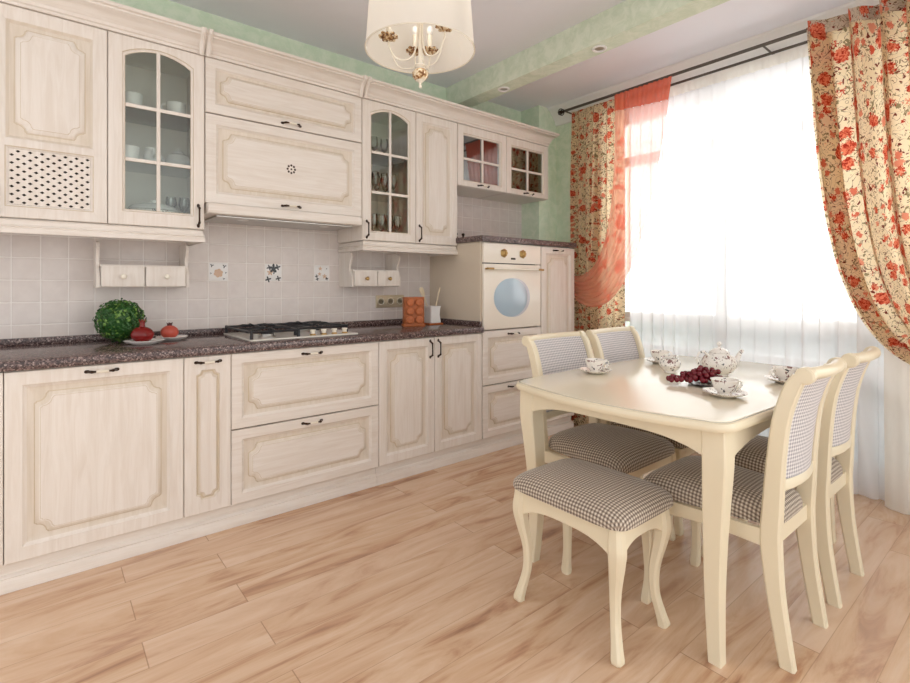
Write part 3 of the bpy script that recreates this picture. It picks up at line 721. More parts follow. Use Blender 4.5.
# hob
hob = thing('gas_hob', 'four-burner gas hob with black iron grates set in the worktop', 'hob', (1.18, -.31, WZ))
def hb(mb, name, par=None): return rel(hob, mb).build(name, par or hob)
m = MB(); m.box(.905, 1.50, -.545, -.065, WZ+.0005, WZ+.009, 'enamel', .003); hb(m, 'hob_plate')
for bx, by, br in ((1.03, -.42, .034), (1.03, -.19, .044), (1.31, -.19, .05), (1.31, -.385, .028)):
    m = MB(); m.lathe([(br*1.25, WZ+.0095), (br*1.2, WZ+.014), (br, WZ+.016), (br, WZ+.024)], 'steel', 22, T=Matrix.Translation((bx, by, 0)))
    m.lathe([(br*.96, WZ+.0242), (br*.96, WZ+.030), (br*.8, WZ+.032), (0, WZ+.032)], 'black', 22, T=Matrix.Translation((bx, by, 0))); hb(m, 'burner')
def grate(x0, x1, y0, y1, cs):
    m = MB(); zt = WZ+.05; r = .0065
    for a, b_ in (((x0, y0), (x1, y0)), ((x1, y0), (x1, y1)), ((x1, y1), (x0, y1)), ((x0, y1), (x0, y0))):
        m.tube([(a[0], a[1], zt-.006), (b_[0], b_[1], zt-.006)], r, 'black', 8)
    for x, y in ((x0, y0), (x1, y0), (x1, y1), (x0, y1)): m.tube([(x, y, WZ+.010), (x, y, zt+.002)], [.009, .007], 'black', 8)
    for cx, cy in cs:
        for k in range(4):
            a = PI/2*k; dx_, dy_ = math.cos(a), math.sin(a)
            ex = (x1-cx if dx_ > .5 else cx-x0 if dx_ < -.5 else 0); ey = min(.13, (y1-cy if dy_ > .5 else cy-y0 if dy_ < -.5 else 0))
            L = ex if abs(dx_) > .5 else ey
            m.tube([(cx+dx_*.02, cy+dy_*.02, zt+.004), (cx+dx_*L*.5, cy+dy_*L*.5, zt+.006), (cx+dx_*L, cy+dy_*L, zt-.004)], [.006, .007, .006], 'black', 6)
    if len(cs) > 1: m.tube([(x0, (y0+y1)/2, zt-.004), (x1, (y0+y1)/2, zt-.004)], .006, 'black', 6)
    hb(m, 'grate')
grate(.915, 1.155, -.53, -.085, [(1.03, -.42), (1.03, -.19)]); grate(1.17, 1.475, -.45, -.085, [(1.31, -.19), (1.31, -.385)])
for k in range(4):
    x, y = 1.245+k*.063, -.505
    m = MB(); m.lathe([(.017, WZ+.0095), (.017, WZ+.014), (.012, WZ+.018), (.012, WZ+.028), (.016, WZ+.034), (.015, WZ+.039), (0, WZ+.040)], 'porc', 16, T=Matrix.Translation((x, y, 0)), mats=['brass', 'brass', 'porc', 'porc', 'porc', 'porc']); hb(m, 'knob')
# sockets
so = thing('power_socket', 'triple power socket in a champagne frame on the tiles under the little drawers', 'socket', (2.04, -.008, 1.0))
m = MB(); m.box(1.925, 2.163, -.016, -.0075, 0.99, 1.078, 'champ', .003); rel(so, m).build('frame', so)
for k in range(3):
    cx = 1.965+k*.079; m = MB(); Tm = Matrix.Translation((cx, -.016, 1.035)) @ Matrix.Rotation(PI/2, 4, 'X')
    m.lathe([(.029, 0), (.029, .003), (.026, .004), (.0215, .003), (.020, -.004), (0, -.004)], 'brass', 24, T=Tm, mats=['champ', 'champ', 'porc', 'porc', 'porc'])
    for s_ in (-.009, .009): m.ball((cx+s_, -.013, 1.035), .0035, 'gap', 8)
    rel(so, m).build('socket_insert', so)
# spice rack with six jars
SRX, SRY, SRR = 2.066, -.275, -.42
sr = thing('spice_rack', 'orange-brown wooden rack holding six round-lidded spice jars beside the sockets', 'spice rack', (SRX, SRY, WZ), SRR)
m = MB(); m.box(-.075, .075, -.035, .055, 0, .016, 'wood', .003); m.box(-.068, -.062, -.03, .05, .016, .198, 'wood', .002); m.box(.062, .068, -.03, .05, .016, .198, 'wood', .002)
m.box(-.062, .062, .045, .05, .016, .198, 'wood', .001); m.box(-.062, .062, -.026, .045, .193, .198, 'wood', .001)
cw, chh = .031, .0295
for r_ in range(3):
    for c__ in range(2):
        cx, cz = -.031+c__*.062, .0455+r_*.059
        sqr = []; cir = []
        for q in range(24):
            a = 2*PI*q/24+PI/4; ca, sa = math.cos(a), math.sin(a); mxx = max(abs(ca), abs(sa))
            sqr.append((cx+cw*ca/mxx, cz+chh*sa/mxx)); cir.append((cx+.0235*ca, cz+.0235*sa))
        m.loft([[(x, -.032, z) for x, z in sqr], [(x, -.032, z) for x, z in cir], [(x, -.026, z) for x, z in cir], [(x, -.026, z) for x, z in sqr]], 'wood', cap=(False, False))
m.build('rack', sr)
for r_ in range(3):
    for c__ in range(2):
        px, pz = -.031+c__*.062, .0455+r_*.059
        cl, sl = math.cos(SRR), math.sin(SRR)
        j = thing('spice_jar', 'spice jar in the wooden rack, %s, %s column' % (['bottom row', 'middle row', 'top row'][r_], ['left', 'right'][c__]), 'spice jar', (SRX+px*cl, SRY+px*sl, WZ+pz), SRR, 'spice jars in the wooden rack')
        m = MB(); Tm = Matrix.Rotation(PI/2, 4, 'X'); m.lathe([(.020, -.04), (.022, -.036), (.022, .033)], 'glass', 16, T=Tm); m.build('jar_glass', j)
        m = MB(); m.lathe([(.0235, .0335), (.0262, .036), (.0262, .048), (.022, .053), (.012, .0545), (.011, .0515), (0, .0515)], 'cork', 20, T=Tm); m.build('lid', j)
# utensil holder
uh = thing('utensil_holder', 'white waisted square pot on a wooden base beside the spice rack', 'utensil holder', (2.255, -.235, WZ))
m = MB(); m.box(-.062, .062, -.05, .05, 0, .012, 'wood', .003); m.build('wooden_base', uh)
m = MB(); L = []
def sq(h, z, r=.006): return [(-h+r, -h, z), (h-r, -h, z), (h, -h+r, z), (h, h-r, z), (h-r, h, z), (-h+r, h, z), (-h, h-r, z), (-h, -h+r, z)]
m.loft([sq(.044, .0125), sq(.046, .02), sq(.040, .07), sq(.043, .115), sq(.047, .131), sq(.043, .131), sq(.038, .07), sq(.038, .02)], 'white'); m.build('pot', uh)
def utensil(name, label, p0, p1, head):
    m = MB(); a = Vector(p0); b_ = Vector(p1); d = (b_-a)
    pts = [tuple(a+d*t) for t in (0, .3, .6, .72, .8, .9, 1)]
    m.tube(pts, [.0045, .0045, .005, .008 if head else .005, .016 if head else .006, .02 if head else .0065, .014 if head else .004], 'palewood', 10, flat=.3)
    o = m.build(name); return tag(o, label, 'kitchen utensil', 'wooden utensils in the white pot')
utensil('wooden_spatula', 'pale wooden spatula with a broad end leaning left in the white pot', (2.262, -.225, WZ+.03), (2.178, -.20, WZ+.262), True)
utensil('wooden_stick', 'slim pale wooden stirring stick leaning right in the white pot', (2.258, -.245, WZ+.055), (2.335, -.22, WZ+.262), False)
# two tiny dark knobbed stoppers behind the oven top
for i, (x, lb) in enumerate(((2.545, 'left'), (2.615, 'right'))):
    m = MB(); m.lathe([(.014, 0), (.016, .01), (.014, .03), (.008, .036), (.007, .042), (.012, .048), (.013, .056), (.007, .062), (0, .063)], 'bronze', 14)
    tag(m.build('cruet', loc=(x, -.15, 1.4857)), 'tiny dark cruet at the back of the granite shelf, the %s one of two' % lb, 'cruet', 'tiny cruets on the granite shelf')

# decorative tile prints
PC = [0]
def petals(m, cx, cz, r, n, mat, r0=.0, y=-.00815, sx_=.5):
    for k in range(n):
        PC[0] = (PC[0]+1) % 9; y = -.00815-.00006*PC[0]
        a = 2*PI*k/n+.3
        P = []
        for q in range(8):
            b_ = 2*PI*q/8; u = r*.5+math.cos(b_)*r*.5; w = math.sin(b_)*r*sx_*.5
            P.append((cx+(u+r0)*math.cos(a)-w*math.sin(a), y, cz+(u+r0)*math.sin(a)+w*math.cos(a)))
        m.loft([P, [(p[0], y-.0006, p[2]) for p in P]], mat)
M['inkb'] = simple('black_print', rgb(40, 42, 48), .3); M['inkbeige'] = simple('beige_print', rgb(212, 178, 150), .3); M['inkgrn'] = simple('grey_print', rgb(130, 130, 120), .3); M['tilew'] = simple('white_glazed_tile', rgb(240, 238, 236), .25, var=.01)
for i, (cx, lb) in enumerate(((.8925, 'wall tile with a beige flower, leftmost of the three decorated ones'), (1.2075, 'wall tile with bold black leaves, middle of the three decorated ones'), (1.5225, 'wall tile with scattered pale flowers, rightmost of the three decorated ones'))):
    cz = 1.2275; m = MB(); m.box(cx-.0505, cx+.0505, -.0082, -.0072, cz-.0505, cz+.0505, 'tilew', .0004)
    rnd = random.Random(i+3)
    if i == 0:
        petals(m, cx, cz-.008, .026, 6, 'inkbeige', sx_=.9)
        for (a, b_, s) in ((-.035, .035, .011), (.032, .032, .012), (.04, -.005, .006), (-.04, -.01, .006), (.03, -.04, .007)): petals(m, cx+a, cz+b_, s, 3, 'inkb')
    elif i == 1:
        for (a, b_, s, n) in ((.0, .025, .03, 5), (.025, .033, .02, 4), (-.025, .03, .018, 4), (-.032, -.042, .02, 4), (.03, -.036, .018, 4), (.005, .005, .016, 3)): petals(m, cx+a, cz+b_, s, n, 'inkb')
        petals(m, cx-.02, cz, .02, 5, 'inkbeige')
    else:
        for (a, b_, s) in ((-.01, .03, .014), (.02, -.02, .016), (-.015, -.005, .012)): petals(m, cx+a, cz+b_, s, 5, 'inkbeige')
        for (a, b_, s) in ((-.035, -.02, .012), (-.03, -.038, .012), (.035, -.035, .012), (.035, .03, .005)): petals(m, cx+a, cz+b_, s, 4, 'inkb')
    tag(m.build('decorative_tile'), lb, 'wall tile', 'decorated tiles above the hob')

# ------------------------------------------------------------------ china
def cup_mesh(mat, r=.042, h=.052, n=26):
    m = MB(); m.lathe([(.020, 0), (.0225, .002), (.0205, .006), (.026, .012), (.035, .024), (.040, .040), (r+.002, h), (r, h+.0006), (.0375, .040), (.032, .024), (.02, .012), (0, .010)], mat, n, fl=lambda k, n: 1+.012*math.cos(8*2*PI*k/n)); return m
def cup_handle(mat, r=.038, h=.05):
    m = MB(); P = [(r-.002, 0, h*.84), (r+.012, 0, h*.95), (r+.022, 0, h*.8), (r+.021, 0, h*.55), (r+.009, 0, h*.33), (r-.008, 0, h*.28)]
    m.tube(P, [.003, .003, .0032, .0032, .003, .003], mat, 8); return m
def saucer(label, x, y, z=.7508, r=.073, mat='china', group='rose-sprig saucers on the table'):
    m = MB(); m.lathe([(.030, 0), (.033, .0005), (.04, .004), (.058, .010), (r, .0175), (r+.001, .019), (.058, .0125), (.035, .006), (.022, .0055), (0, .0055)], mat, 32, fl=lambda k, n: 1+.018*math.cos(8*2*PI*k/n))
    return tag(m.build('saucer', loc=(x, y, z)), label, 'saucer', group)
def teacup(label, x, y, z, rz, mat='china', group='rose-sprig teacups on the table', s=1.0):
    t_ = thing('teacup', label, 'teacup', (x, y, z), rz, group); cup_mesh(mat).build('bowl', t_); cup_handle(mat).build('handle', t_); t_.scale = (s, s, s); return t_
TT = .7508
for (x, y, rz, w) in ((2.055, -1.74, -.5, 'nearest the left-hand chairs'), (2.565, -1.77, -.6, 'at the far left, behind the sugar bowl'), (2.012, -2.318, -.6, 'in the foreground beside the grapes'), (2.47, -2.365, 2.6, 'at the right, half behind a chair back')):
    saucer('rose-sprig saucer %s' % w, x, y); teacup('rose-sprig teacup on its saucer %s' % w, x, y, TT+.0062, rz, s=1.07)
# sugar bowl
sb = thing('sugar_bowl', 'round rose-sprig sugar bowl to the left of the teapot, behind the grapes', 'sugar bowl', (2.335, -1.945, TT))
m = MB(); m.lathe([(.024, 0), (.026, .003), (.022, .008), (.036, .018), (.047, .036), (.045, .052), (.036, .062), (.038, .066), (.034, .066), (.040, .052), (.042, .036), (.03, .018), (0, .014)], 'china', 28); m.build('bowl', sb)
for s_ in (-1, 1):
    m = MB(); m.tube([(s_*.044, 0, .05), (s_*.06, 0, .054), (s_*.062, 0, .04), (s_*.047, 0, .028)], .003, 'china', 8); m.build('handle', sb)
cj = thing('cream_jug', 'small rose-sprig cream jug between sugar bowl and teapot', 'jug', (2.43, -1.90, TT), 2.4)
m = MB(); m.lathe([(.02, 0), (.022, .002), (.03, .016), (.035, .034), (.028, .054), (.030, .066), (.028, .066), (.026, .054), (.032, .034), (.025, .014), (0, .01)], 'china', 24)
m.build('body', cj); m = MB(); m.tube([(.028, 0, .056), (.048, 0, .06), (.052, 0, .04), (.034, 0, .024)], .003, 'china', 8); m.build('handle', cj)
# teapot
tp = thing('teapot', 'rose-sprig porcelain teapot with domed lid in the middle of the table', 'teapot', (2.437, -2.119, TT), -.45)
m = MB(); m.lathe([(.034, 0), (.038, .003), (.035, .008), (.055, .02), (.072, .045), (.072, .062), (.06, .084), (.042, .096), (.040, .1), (.036, .1), (.04, .094), (.0, .09)], 'china', 32, fl=lambda k, n: 1+.012*math.cos(8*2*PI*k/n)); m.build('body', tp)
m = MB(); m.lathe([(.0405, .1005), (.041, .104), (.032, .114), (.016, .121), (.006, .124), (.0055, .13), (.010, .136), (.010, .142), (.004, .15), (0, .151)], 'china', 26); ld = m.build('lid', tp)
m = MB(); m.tube([(.062, 0, .04), (.085, 0, .052), (.098, 0, .075), (.112, 0, .098), (.124, 0, .107)], [.017, .014, .0105, .008, .0072], 'china', 12); m.build('spout', tp)
m = MB(); m.tube([(-.054, 0, .088), (-.078, 0, .108), (-.104, 0, .104), (-.116, 0, .08), (-.104, 0, .052), (-.082, 0, .038), (-.066, 0, .036)], [.0055, .005, .005, .005, .005, .005, .0055], 'china', 10); m.build('handle', tp)
# grapes on a dark plate
dp = MB(); dp.lathe([(.035, 0), (.055, .002), (.072, .007), (.074, .009), (.071, .0095), (.05, .005), (0, .004)], 'darkplate', 32)
tag(dp.build('plate', loc=(2.172, -2.185, TT)), 'small dark plate under the bunch of red grapes', 'plate')
gb = thing('grape_bunch', 'bunch of dark red grapes lying on the dark plate beside the teacup', 'grapes', (2.148, -2.155, TT+.0105), -.72)
gm = MB(); gm.ball((0, 0, 0), .0105, 'grape', 12, (1, 1, 1.08)); g0 = None
spots = []; rnd = random.Random(4)
tries = 0
while len(spots) < 66 and tries < 9000:
    tries += 1
    u = rnd.uniform(-.12, .082); hw = .047*(1-max(0, -u-.02)/.12)**.7 if u < -.02 else .05*math.sqrt(max(0, 1-(max(0, u-.03)/.09)**2))
    hh = .052*(1-abs(u-.03)/.17)
    v_ = rnd.uniform(-hw, hw); z = .0115+rnd.uniform(0, hh)*(1-(v_/(hw+.001))**2)
    p = Vector((u, v_, z))
    if all((p-q).length > .0165 for q in spots): spots.append(p)
for p in spots:
    if g0 is None: g0 = gm.build('grape', gb); o = g0
    else: o = g0.copy(); COL.objects.link(o)
    o.parent = gb; o.location = p
# crockery in cabinet one
def inside_cup(label, x, y, z, rz, group):
    t_ = thing('teacup', label, 'teacup', (x, y, z), rz, group)
    m = MB(); m.lathe([(.036, 0), (.041, .004), (.043, .03), (.045, .068), (.043, .068), (.040, .03), (.036, .008), (0, .006)], 'white', 26); m.build('bowl', t_)
    m = MB(); m.tube([(.042, 0, .056), (.056, 0, .06), (.067, 0, .046), (.062, 0, .028), (.041, 0, .018)], .0042, 'white', 8); m.build('handle', t_); return t_
zt, zm, zb = SH2+.0008, SH1+.0008, ZW0+.0168
inside_cup('plain white cup on the top shelf of the glass cabinet, left one', .445, -.245, zt, 2.6, 'white cups on the top cabinet shelf'); inside_cup('plain white cup on the top cabinet shelf, right one, handle turned left', .635, -.235, zt, PI, 'white cups on the top cabinet shelf')
inside_cup('plain white cup at the left of the middle cabinet shelf', .432, -.245, zm, 2.6, 'white cups on the middle cabinet shelf')
mk = thing('milk_jug', 'small white jug in the middle of the cabinet shelf', 'jug', (.532, -.23, zm), -1.6)
m = MB(); m.lathe([(.024, 0), (.036, .018), (.038, .04), (.028, .064), (.032, .08), (.03, .08), (.026, .064), (.034, .04), (.03, .018), (0, .01)], 'white', 22); m.build('body', mk); m = MB(); m.tube([(.03, 0, .07), (.052, 0, .066), (.054, 0, .04), (.036, 0, .026)], .004, 'white', 8); m.build('handle', mk)
tw = thing('white_teapot', 'plain white teapot on the middle shelf of the glass cabinet', 'teapot', (.66, -.16, zm), -.5)
m = MB(); m.lathe([(.036, 0), (.055, .02), (.062, .045), (.05, .075), (.034, .085), (0, .085)], 'white', 26); m.build('body', tw); m = MB(); m.lathe([(.033, .0853), (.02, .1), (.006, .104), (.009, .113), (0, .118)], 'white', 20); m.build('lid', tw)
m = MB(); m.tube([(-.05, 0, .035), (-.075, 0, .05), (-.095, 0, .085)], [.014, .010, .007], 'white', 10); m.build('spout', tw)
tr = thing('tureen', 'large white tureen with a grey sprig on the bottom shelf of the glass cabinet', 'tureen', (.545, -.185, zb))
M['tur'] = M['china']
m = MB(); m.lathe([(.045, 0), (.05, .006), (.09, .03), (.108, .06), (.108, .075), (.1, .078), (0, .078)], 'china', 32, T=Matrix.Diagonal((1.1, .85, 1, 1))); m.build('bowl', tr); m = MB(); m.lathe([(.106, .0785), (.09, .098), (.05, .112), (.012, .118), (.016, .128), (0, .136)], 'white', 30, T=Matrix.Diagonal((1.08, .84, 1, 1))); m.build('lid', tr)
# glasses
def goblet_mesh(stem=.06, bowl=.07, r=.026):
    m = MB(); m.lathe([(r, 0), (r, .002), (.004, .006), (.0035, stem), (r*.7, stem+.014), (r, stem+bowl*.5), (r*.86, stem+bowl), (r*.83, stem+bowl), (r*.95, stem+bowl*.5), (r*.6, stem+.018), (0, stem+.014)], 'goblet', 18); return m
gz0 = None
def put_goblets(pts, label_fn, group, kind):
    src = None
    for i, p in enumerate(pts):
        if src is None: src = goblet_mesh(*kind).build('drinking_glass'); o = src
        else: o = src.copy(); COL.objects.link(o)
        o.location = p; tag(o, label_fn(i), 'glass', group)
put_goblets([(.64, -.08, zb), (.70, -.09, zb), (.40, -.06, zb)], lambda i: 'clear stemmed glass behind the white tureen', 'stemmed glasses behind the tureen', (.09, .08, .028))
put_goblets([(x, y, zb) for x in (1.73, 1.79, 1.85, 1.91, 1.97) for y in (-.22, -.11)], lambda i: 'clear stemmed glass on the bottom shelf of the right glass cabinet', 'glasses on the bottom shelf', (.07, .1, .026))
put_goblets([(x, y, zm) for x in (1.74, 1.81, 1.88, 1.95) for y in (-.2, -.1)], lambda i: 'clear stemmed glass on the middle shelf of the right glass cabinet', 'glasses on the middle shelf', (.05, .1, .028))
put_goblets([(x, -.15, zt) for x in (1.75, 1.83, 1.91)], lambda i: 'clear stemmed glass on the top shelf of the right glass cabinet', 'glasses on the top shelf', (.05, .09, .03))

# ------------------------------------------------------------------ upholstery
def cushion(wf, wb, y0, y1, z0, h, mat='ging', p=5, drop=.006, n=22, dome=.012):
    """grid cushion: width wb at y0 to wf at y1"""
    m = MB(); P = []; S = [math.sin(PI/2*(2*i/n-1)) for i in range(n+1)]
    for v_ in S:
        R = []
        for u in S:
            w = (wb+(wf-wb)*(v_+1)/2)/2; cy = (y0+y1)/2; hy = (y1-y0)/2
            # rounded corners in plan
            k = (1-.10*(abs(u)**6)*(abs(v_)**6))
            e = max(0, (1-abs(u)**p))**(1/2.4)*max(0, (1-abs(v_)**p))**(1/2.4)
            bul = 1+.012*(1-abs(2*e-1))
            R.append((u*w*k*bul, cy+v_*hy*k*bul, z0+h*e+dome*(1-u*u)*(1-v_*v_)))
        P.append(R)
    # arc length uvs
    c = n//2; U = [[0]*(n+1) for _ in range(n+1)]; Vv = [[0]*(n+1) for _ in range(n+1)]
    d = lambda a, b_: (Vector(a)-Vector(b_)).length
    for i in range(n+1):
        for j in range(c+1, n+1): U[i][j] = U[i][j-1]+d(P[i][j], P[i][j-1])
        for j in range(c-1, -1, -1): U[i][j] = U[i][j+1]-d(P[i][j], P[i][j+1])
    for j in range(n+1):
        for i in range(c+1, n+1): Vv[i][j] = Vv[i-1][j]+d(P[i][j], P[i-1][j])
        for i in range(c-1, -1, -1): Vv[i][j] = Vv[i+1][j]-d(P[i][j], P[i+1][j])
    m.grid(P, mat, [[(U[i][j], Vv[i][j]) for j in range(n+1)] for i in range(n+1)])
    # underside
    ring = [P[0][j] for j in range(n+1)]+[P[i][n] for i in range(1, n+1)]+[P[n][j] for j in range(n-1, -1, -1)]+[P[i][0] for i in range(n-1, 0, -1)]
    m.add(ring, [tuple(range(len(ring)))], mat, [(a[0], a[1]) for a in ring])
    return m
def sqleg(path, mat='chair', ch=.3):
    """path (x,y,z,hx,hy) chamfered rectangular sections"""
    m = MB(); L = []
    for x, y, z, hx, hy in path:
        r = min(hx, hy)*ch
        L.append([(x-hx+r, y-hy, z), (x+hx-r, y-hy, z), (x+hx, y-hy+r, z), (x+hx, y+hy-r, z), (x+hx-r, y+hy, z), (x-hx+r, y+hy, z), (x-hx, y+hy-r, z), (x-hx, y-hy+r, z)])
    m.loft(L, mat); return m
def smooth_path(keys, n=5):
    out = []
    for i in range(len(keys)-1):
        a = keys[max(0, i-1)]; b_ = keys[i]; c = keys[i+1]; d = keys[min(len(keys)-1, i+2)]
        for k in range(n):
            t = k/n
            out.append(tuple(.5*((2*q)+(-p+r)*t+(2*p-5*q+4*r-s)*t*t+(-p+3*q-3*r+s)*t**3) for p, q, r, s in zip(a, b_, c, d)))
    out.append(keys[-1]); return out
def apron(x0, y0, x1, y1, zt, low, thick, mat='chair', n=20, bow=0):
    """board from (x0,y0) to (x1,y1), low(t) gives lower edge height"""
    m = MB(); a = Vector((x0, y0)); b_ = Vector((x1, y1)); d = (b_-a).normalized(); nn = Vector((d.y, -d.x)); L = []
    for i in range(n+1):
        t = i/n; p = a+(b_-a)*t + nn*bow*(1-(2*t-1)**2); o = p+nn*thick/2; q = p-nn*thick/2; zl = low(t)
        L.append([(o.x, o.y, zt), (o.x, o.y, zl+.002), (o.x-nn.x*.002, o.y-nn.y*.002, zl), (q.x+nn.x*.002, q.y+nn.y*.002, zl), (q.x, q.y, zl+.002), (q.x, q.y, zt)])
    m.loft(L, mat); return m

def make_chair(label, x, y, rz, wb, wf, group='dining chairs with gingham seats'):
    """front towards local +y; wb / wf = distance between rear / front leg centres"""
    t_ = thing('dining_chair', label, 'chair', (x, y, 0), rz, group)
    for s_ in (-1, 1):
        keys = [(s_*wb/2, -.243, 0, .015, .021), (s_*wb/2, -.212, .2, .0165, .024), (s_*wb/2, -.198, .36, .0175, .029), (s_*wb/2, -.202, .46, .0175, .028), (s_*wb/2, -.212, .62, .016, .025),
                (s_*wb/2, -.228, .75, .0155, .024), (s_*wb/2, -.258, .85, .0155, .024), (s_*wb/2, -.281, .888, .0155, .0235)]
        m = sqleg(smooth_path(keys, 5), ch=.35)
        # rolled top
        Tm = Matrix.Translation((s_*wb/2, -.289, .886)) @ Matrix.Rotation(PI/2, 4, 'Y')
        m.lathe([(.021, -.0157), (.0255, -.0125), (.0255, .0125), (.021, .0157)], 'chair', 24, T=Tm)
        m.build('rear_post', t_)
        k2 = [(s_*(wf/2+.002), .197, 0, .014, .014), (s_*(wf/2), .195, .02, .0165, .0165), (s_*(wf/2-.006), .188, .1, .015, .015), (s_*(wf/2-.004), .19, .2, .0175, .0175), (s_*wf/2, .194, .31, .0215, .0215), (s_*wf/2, .190, .398, .0215, .0215)]
        sqleg(smooth_path(k2, 4)).build('leg', t_)
    # rails
    apron(-wb/2+.0175, -.20, wb/2-.0175, -.20, .40, lambda t: .348+.0*t, .02, bow=.0).build('seat_rail', t_)
    apron(wf/2-.0215, .20, -wf/2+.0215, .20, .398, lambda t: .345+.012*math.sin(PI*t), .02).build('seat_rail', t_)
    for s_ in (-1, 1):
        m = apron(s_*(wb/2+.004), -.170, s_*(wf/2+.004), .169, .398, lambda t: .345+.01*math.sin(PI*t), .02); m.build('seat_rail', t_)
    cushion(wf+.045, wb-.042, -.212, .232, .402, .074).build('seat_cushion', t_)
    # back: lower rail, top roll, panel (bowed backwards)
    def bowx(x_): return -.022*(1-(2*x_/wb)**2)
    hw = wb/2-.0165
    m = MB(); L = []
    for i in range(17):
        x_ = -hw+2*hw*i/16; yy = -.211+bowx(x_)
        L.append([(x_, yy+.011, 0.525), (x_, yy+.011, .55), (x_, yy+.007, .555), (x_, yy-.009, .555), (x_, yy-.012, .55), (x_, yy-.011, .525), (x_, yy-.007, .52), (x_, yy+.007, .52)])
    m.loft(L, 'chair'); m.build('lower_back_rail', t_)
    m = MB(); m.tube([(-hw+2*hw*i/16, -.291+bowx(-hw+2*hw*i/16), .891) for i in range(17)], .0185, 'chair', 14); m.build('top_rail', t_)
    m = MB(); 
    def ypro(z):
        zs = [(.55, -.208), (.6, -.211), (.68, -.219), (.75, -.229), (.82, -.249), (.86, -.266), (.89, -.283)]
        for (a, b_), (c, d) in zip(zs, zs[1:]):
            if z <= c: return b_+(d-b_)*(z-a)/(c-a)
        return zs[-1][1]
    for off, side in ((.007, 1), (-.009, -1)):
        P = []; UV = []; s0 = 0; prev = None
        for i in range(13):
            z = .556+.331*i/12; yy = ypro(z)
            if prev: s0 += math.hypot(z-prev[0], yy-prev[1])
            prev = (z, yy)
            P.append([(x_, yy+off+bowx(x_)+side*.004*math.sin(PI*(x_+hw)/(2*hw)), z) for x_ in [-hw+2*hw*j/14 for j in range(15)]]); UV.append([(-hw+2*hw*j/14, s0) for j in range(15)])
        m.grid(P, 'ging_lit', UV)
    m.build('back_panel', t_)
    return t_
make_chair('ivory dining chair with its back nearest the camera, right of the table', 2.0, -2.325, 0, .31, .375)
make_chair('ivory dining chair right of the table, the one nearer the window', 2.475, -2.325, 0, .31, .375)
make_chair('ivory dining chair on the kitchen side of the table, nearer the oven drawers', 2.095, -1.765, PI, .41, .435)
make_chair('ivory dining chair on the kitchen side of the table, nearer the rose curtain', 2.58, -1.765, PI, .39, .38)

# stool
st = thing('stool', 'ivory stool with gingham seat and curved legs, pushed against the near end of the table', 'stool', (1.60, -2.03, 0))
lx_, ly_ = .125, .192
for sx_ in (-1, 1):
    for sy_ in (-1, 1):
        def K(z, o, h): return (sx_*(lx_+o), sy_*(ly_+o), z, h, h)
        keys = [K(0, .010, .0155), K(.012, .012, .0185), (K(.05, .004, .016)), K(.12, -.009, .0145), K(.2, -.009, .0165), K(.28, .003, .0215), K(.335, .009, .025), K(.385, .006, .0235), K(.412, .005, .022)]
        sqleg(smooth_path(keys, 5), ch=.45).build('leg', st)
ar = lambda t: .358-.045*(abs(2*t-1)**3.2)
for s_ in (-1, 1):
    apron(s_*(lx_+.012), -ly_, s_*(lx_+.012), ly_, .412, ar, .018).build('apron', st)
    apron(-lx_, s_*(ly_+.012), lx_, s_*(ly_+.012), .412, ar, .018).build('apron', st)
cu = cushion(.36, .36, -.238, .238, .414, .058, dome=.010); cu.v = [(p[0]+.008, p[1], p[2]) for p in cu.v]; cu.build('seat_cushion', st)

# table
TX0, TX1, TYC = 1.625, 2.935, -2.05
tb = thing('dining_table', 'ivory dining table with softly bowed edges and curved legs, set with the tea things', 'dining table', ((TX0+TX1)/2, TYC, 0))
def outline(off=0, n=12):
    cx = (TX0+TX1)/2; hx = (TX1-TX0)/2-off; hy = .435-off; r = .07-off*.5; bx, by = .055, .018
    P = []
    def seg(a, b_, bow, nx_, ny_):
        for i in range(n+1):
            t = i/n; q = bow*(1-(2*t-1)**2); P.append((a[0]+(b_[0]-a[0])*t+nx_*q, a[1]+(b_[1]-a[1])*t+ny_*q))
    def corner(cx_, cy_, a0):
        for i in range(1, 6): a = a0+PI/2*i/6; P.append((cx_+r*math.cos(a), cy_+r*math.sin(a)))
    seg((-hx+r, -hy), (hx-r, -hy), by, 0, -1); corner(hx-r, -hy+r, -PI/2)
    seg((hx, -hy+r), (hx, hy-r), bx, 1, 0); corner(hx-r, hy-r, 0)
    seg((hx-r, hy), (-hx+r, hy), by, 0, 1); corner(-hx+r, hy-r, PI/2)
    seg((-hx, hy-r), (-hx, -hy+r), bx, -1, 0); corner(-hx+r, -hy+r, PI)
    return P
m = MB(); Ls = [(.014, .716), (.004, .719), (.0, .727), (.0, .736), (.004, .744), (.010, .747)]
m.loft([[(x_, y_, z) for x_, y_ in outline(o)] for o, z in Ls], 'chair', cap=(True, False))
m.loft([[(x_, y_, .747) for x_, y_ in outline(.010)], [(x_, y_, .7472) for x_, y_ in outline(.0135)]], 'grey_line', cap=(False, False))
m.loft([[(x_, y_, .7472) for x_, y_ in outline(.0135)], [(x_, y_, .7495) for x_, y_ in outline(.0145)], [(x_, y_, .75) for x_, y_ in outline(.017)]], 'ttop', cap=(False, True))
m.build('tabletop', tb)
LX, LY = .575, .372
for sx_ in (-1, 1):
    for sy_ in (-1, 1):
        def K(z, o, h): return (sx_*(LX+o), sy_*(LY+o), z, h, h)
        keys = [K(0, .0, .0195), K(.06, -.004, .0205), K(.2, -.010, .0235), (K(.36, -.008, .0275)), K(.5, -.001, .032), K(.6, .005, .035), K(.66, .005, .0355), K(.715, .004, .0355)]
        sqleg(smooth_path(keys, 5), ch=.12).build('leg', tb)
al = lambda t: .668-.05*(abs(2*t-1)**4)
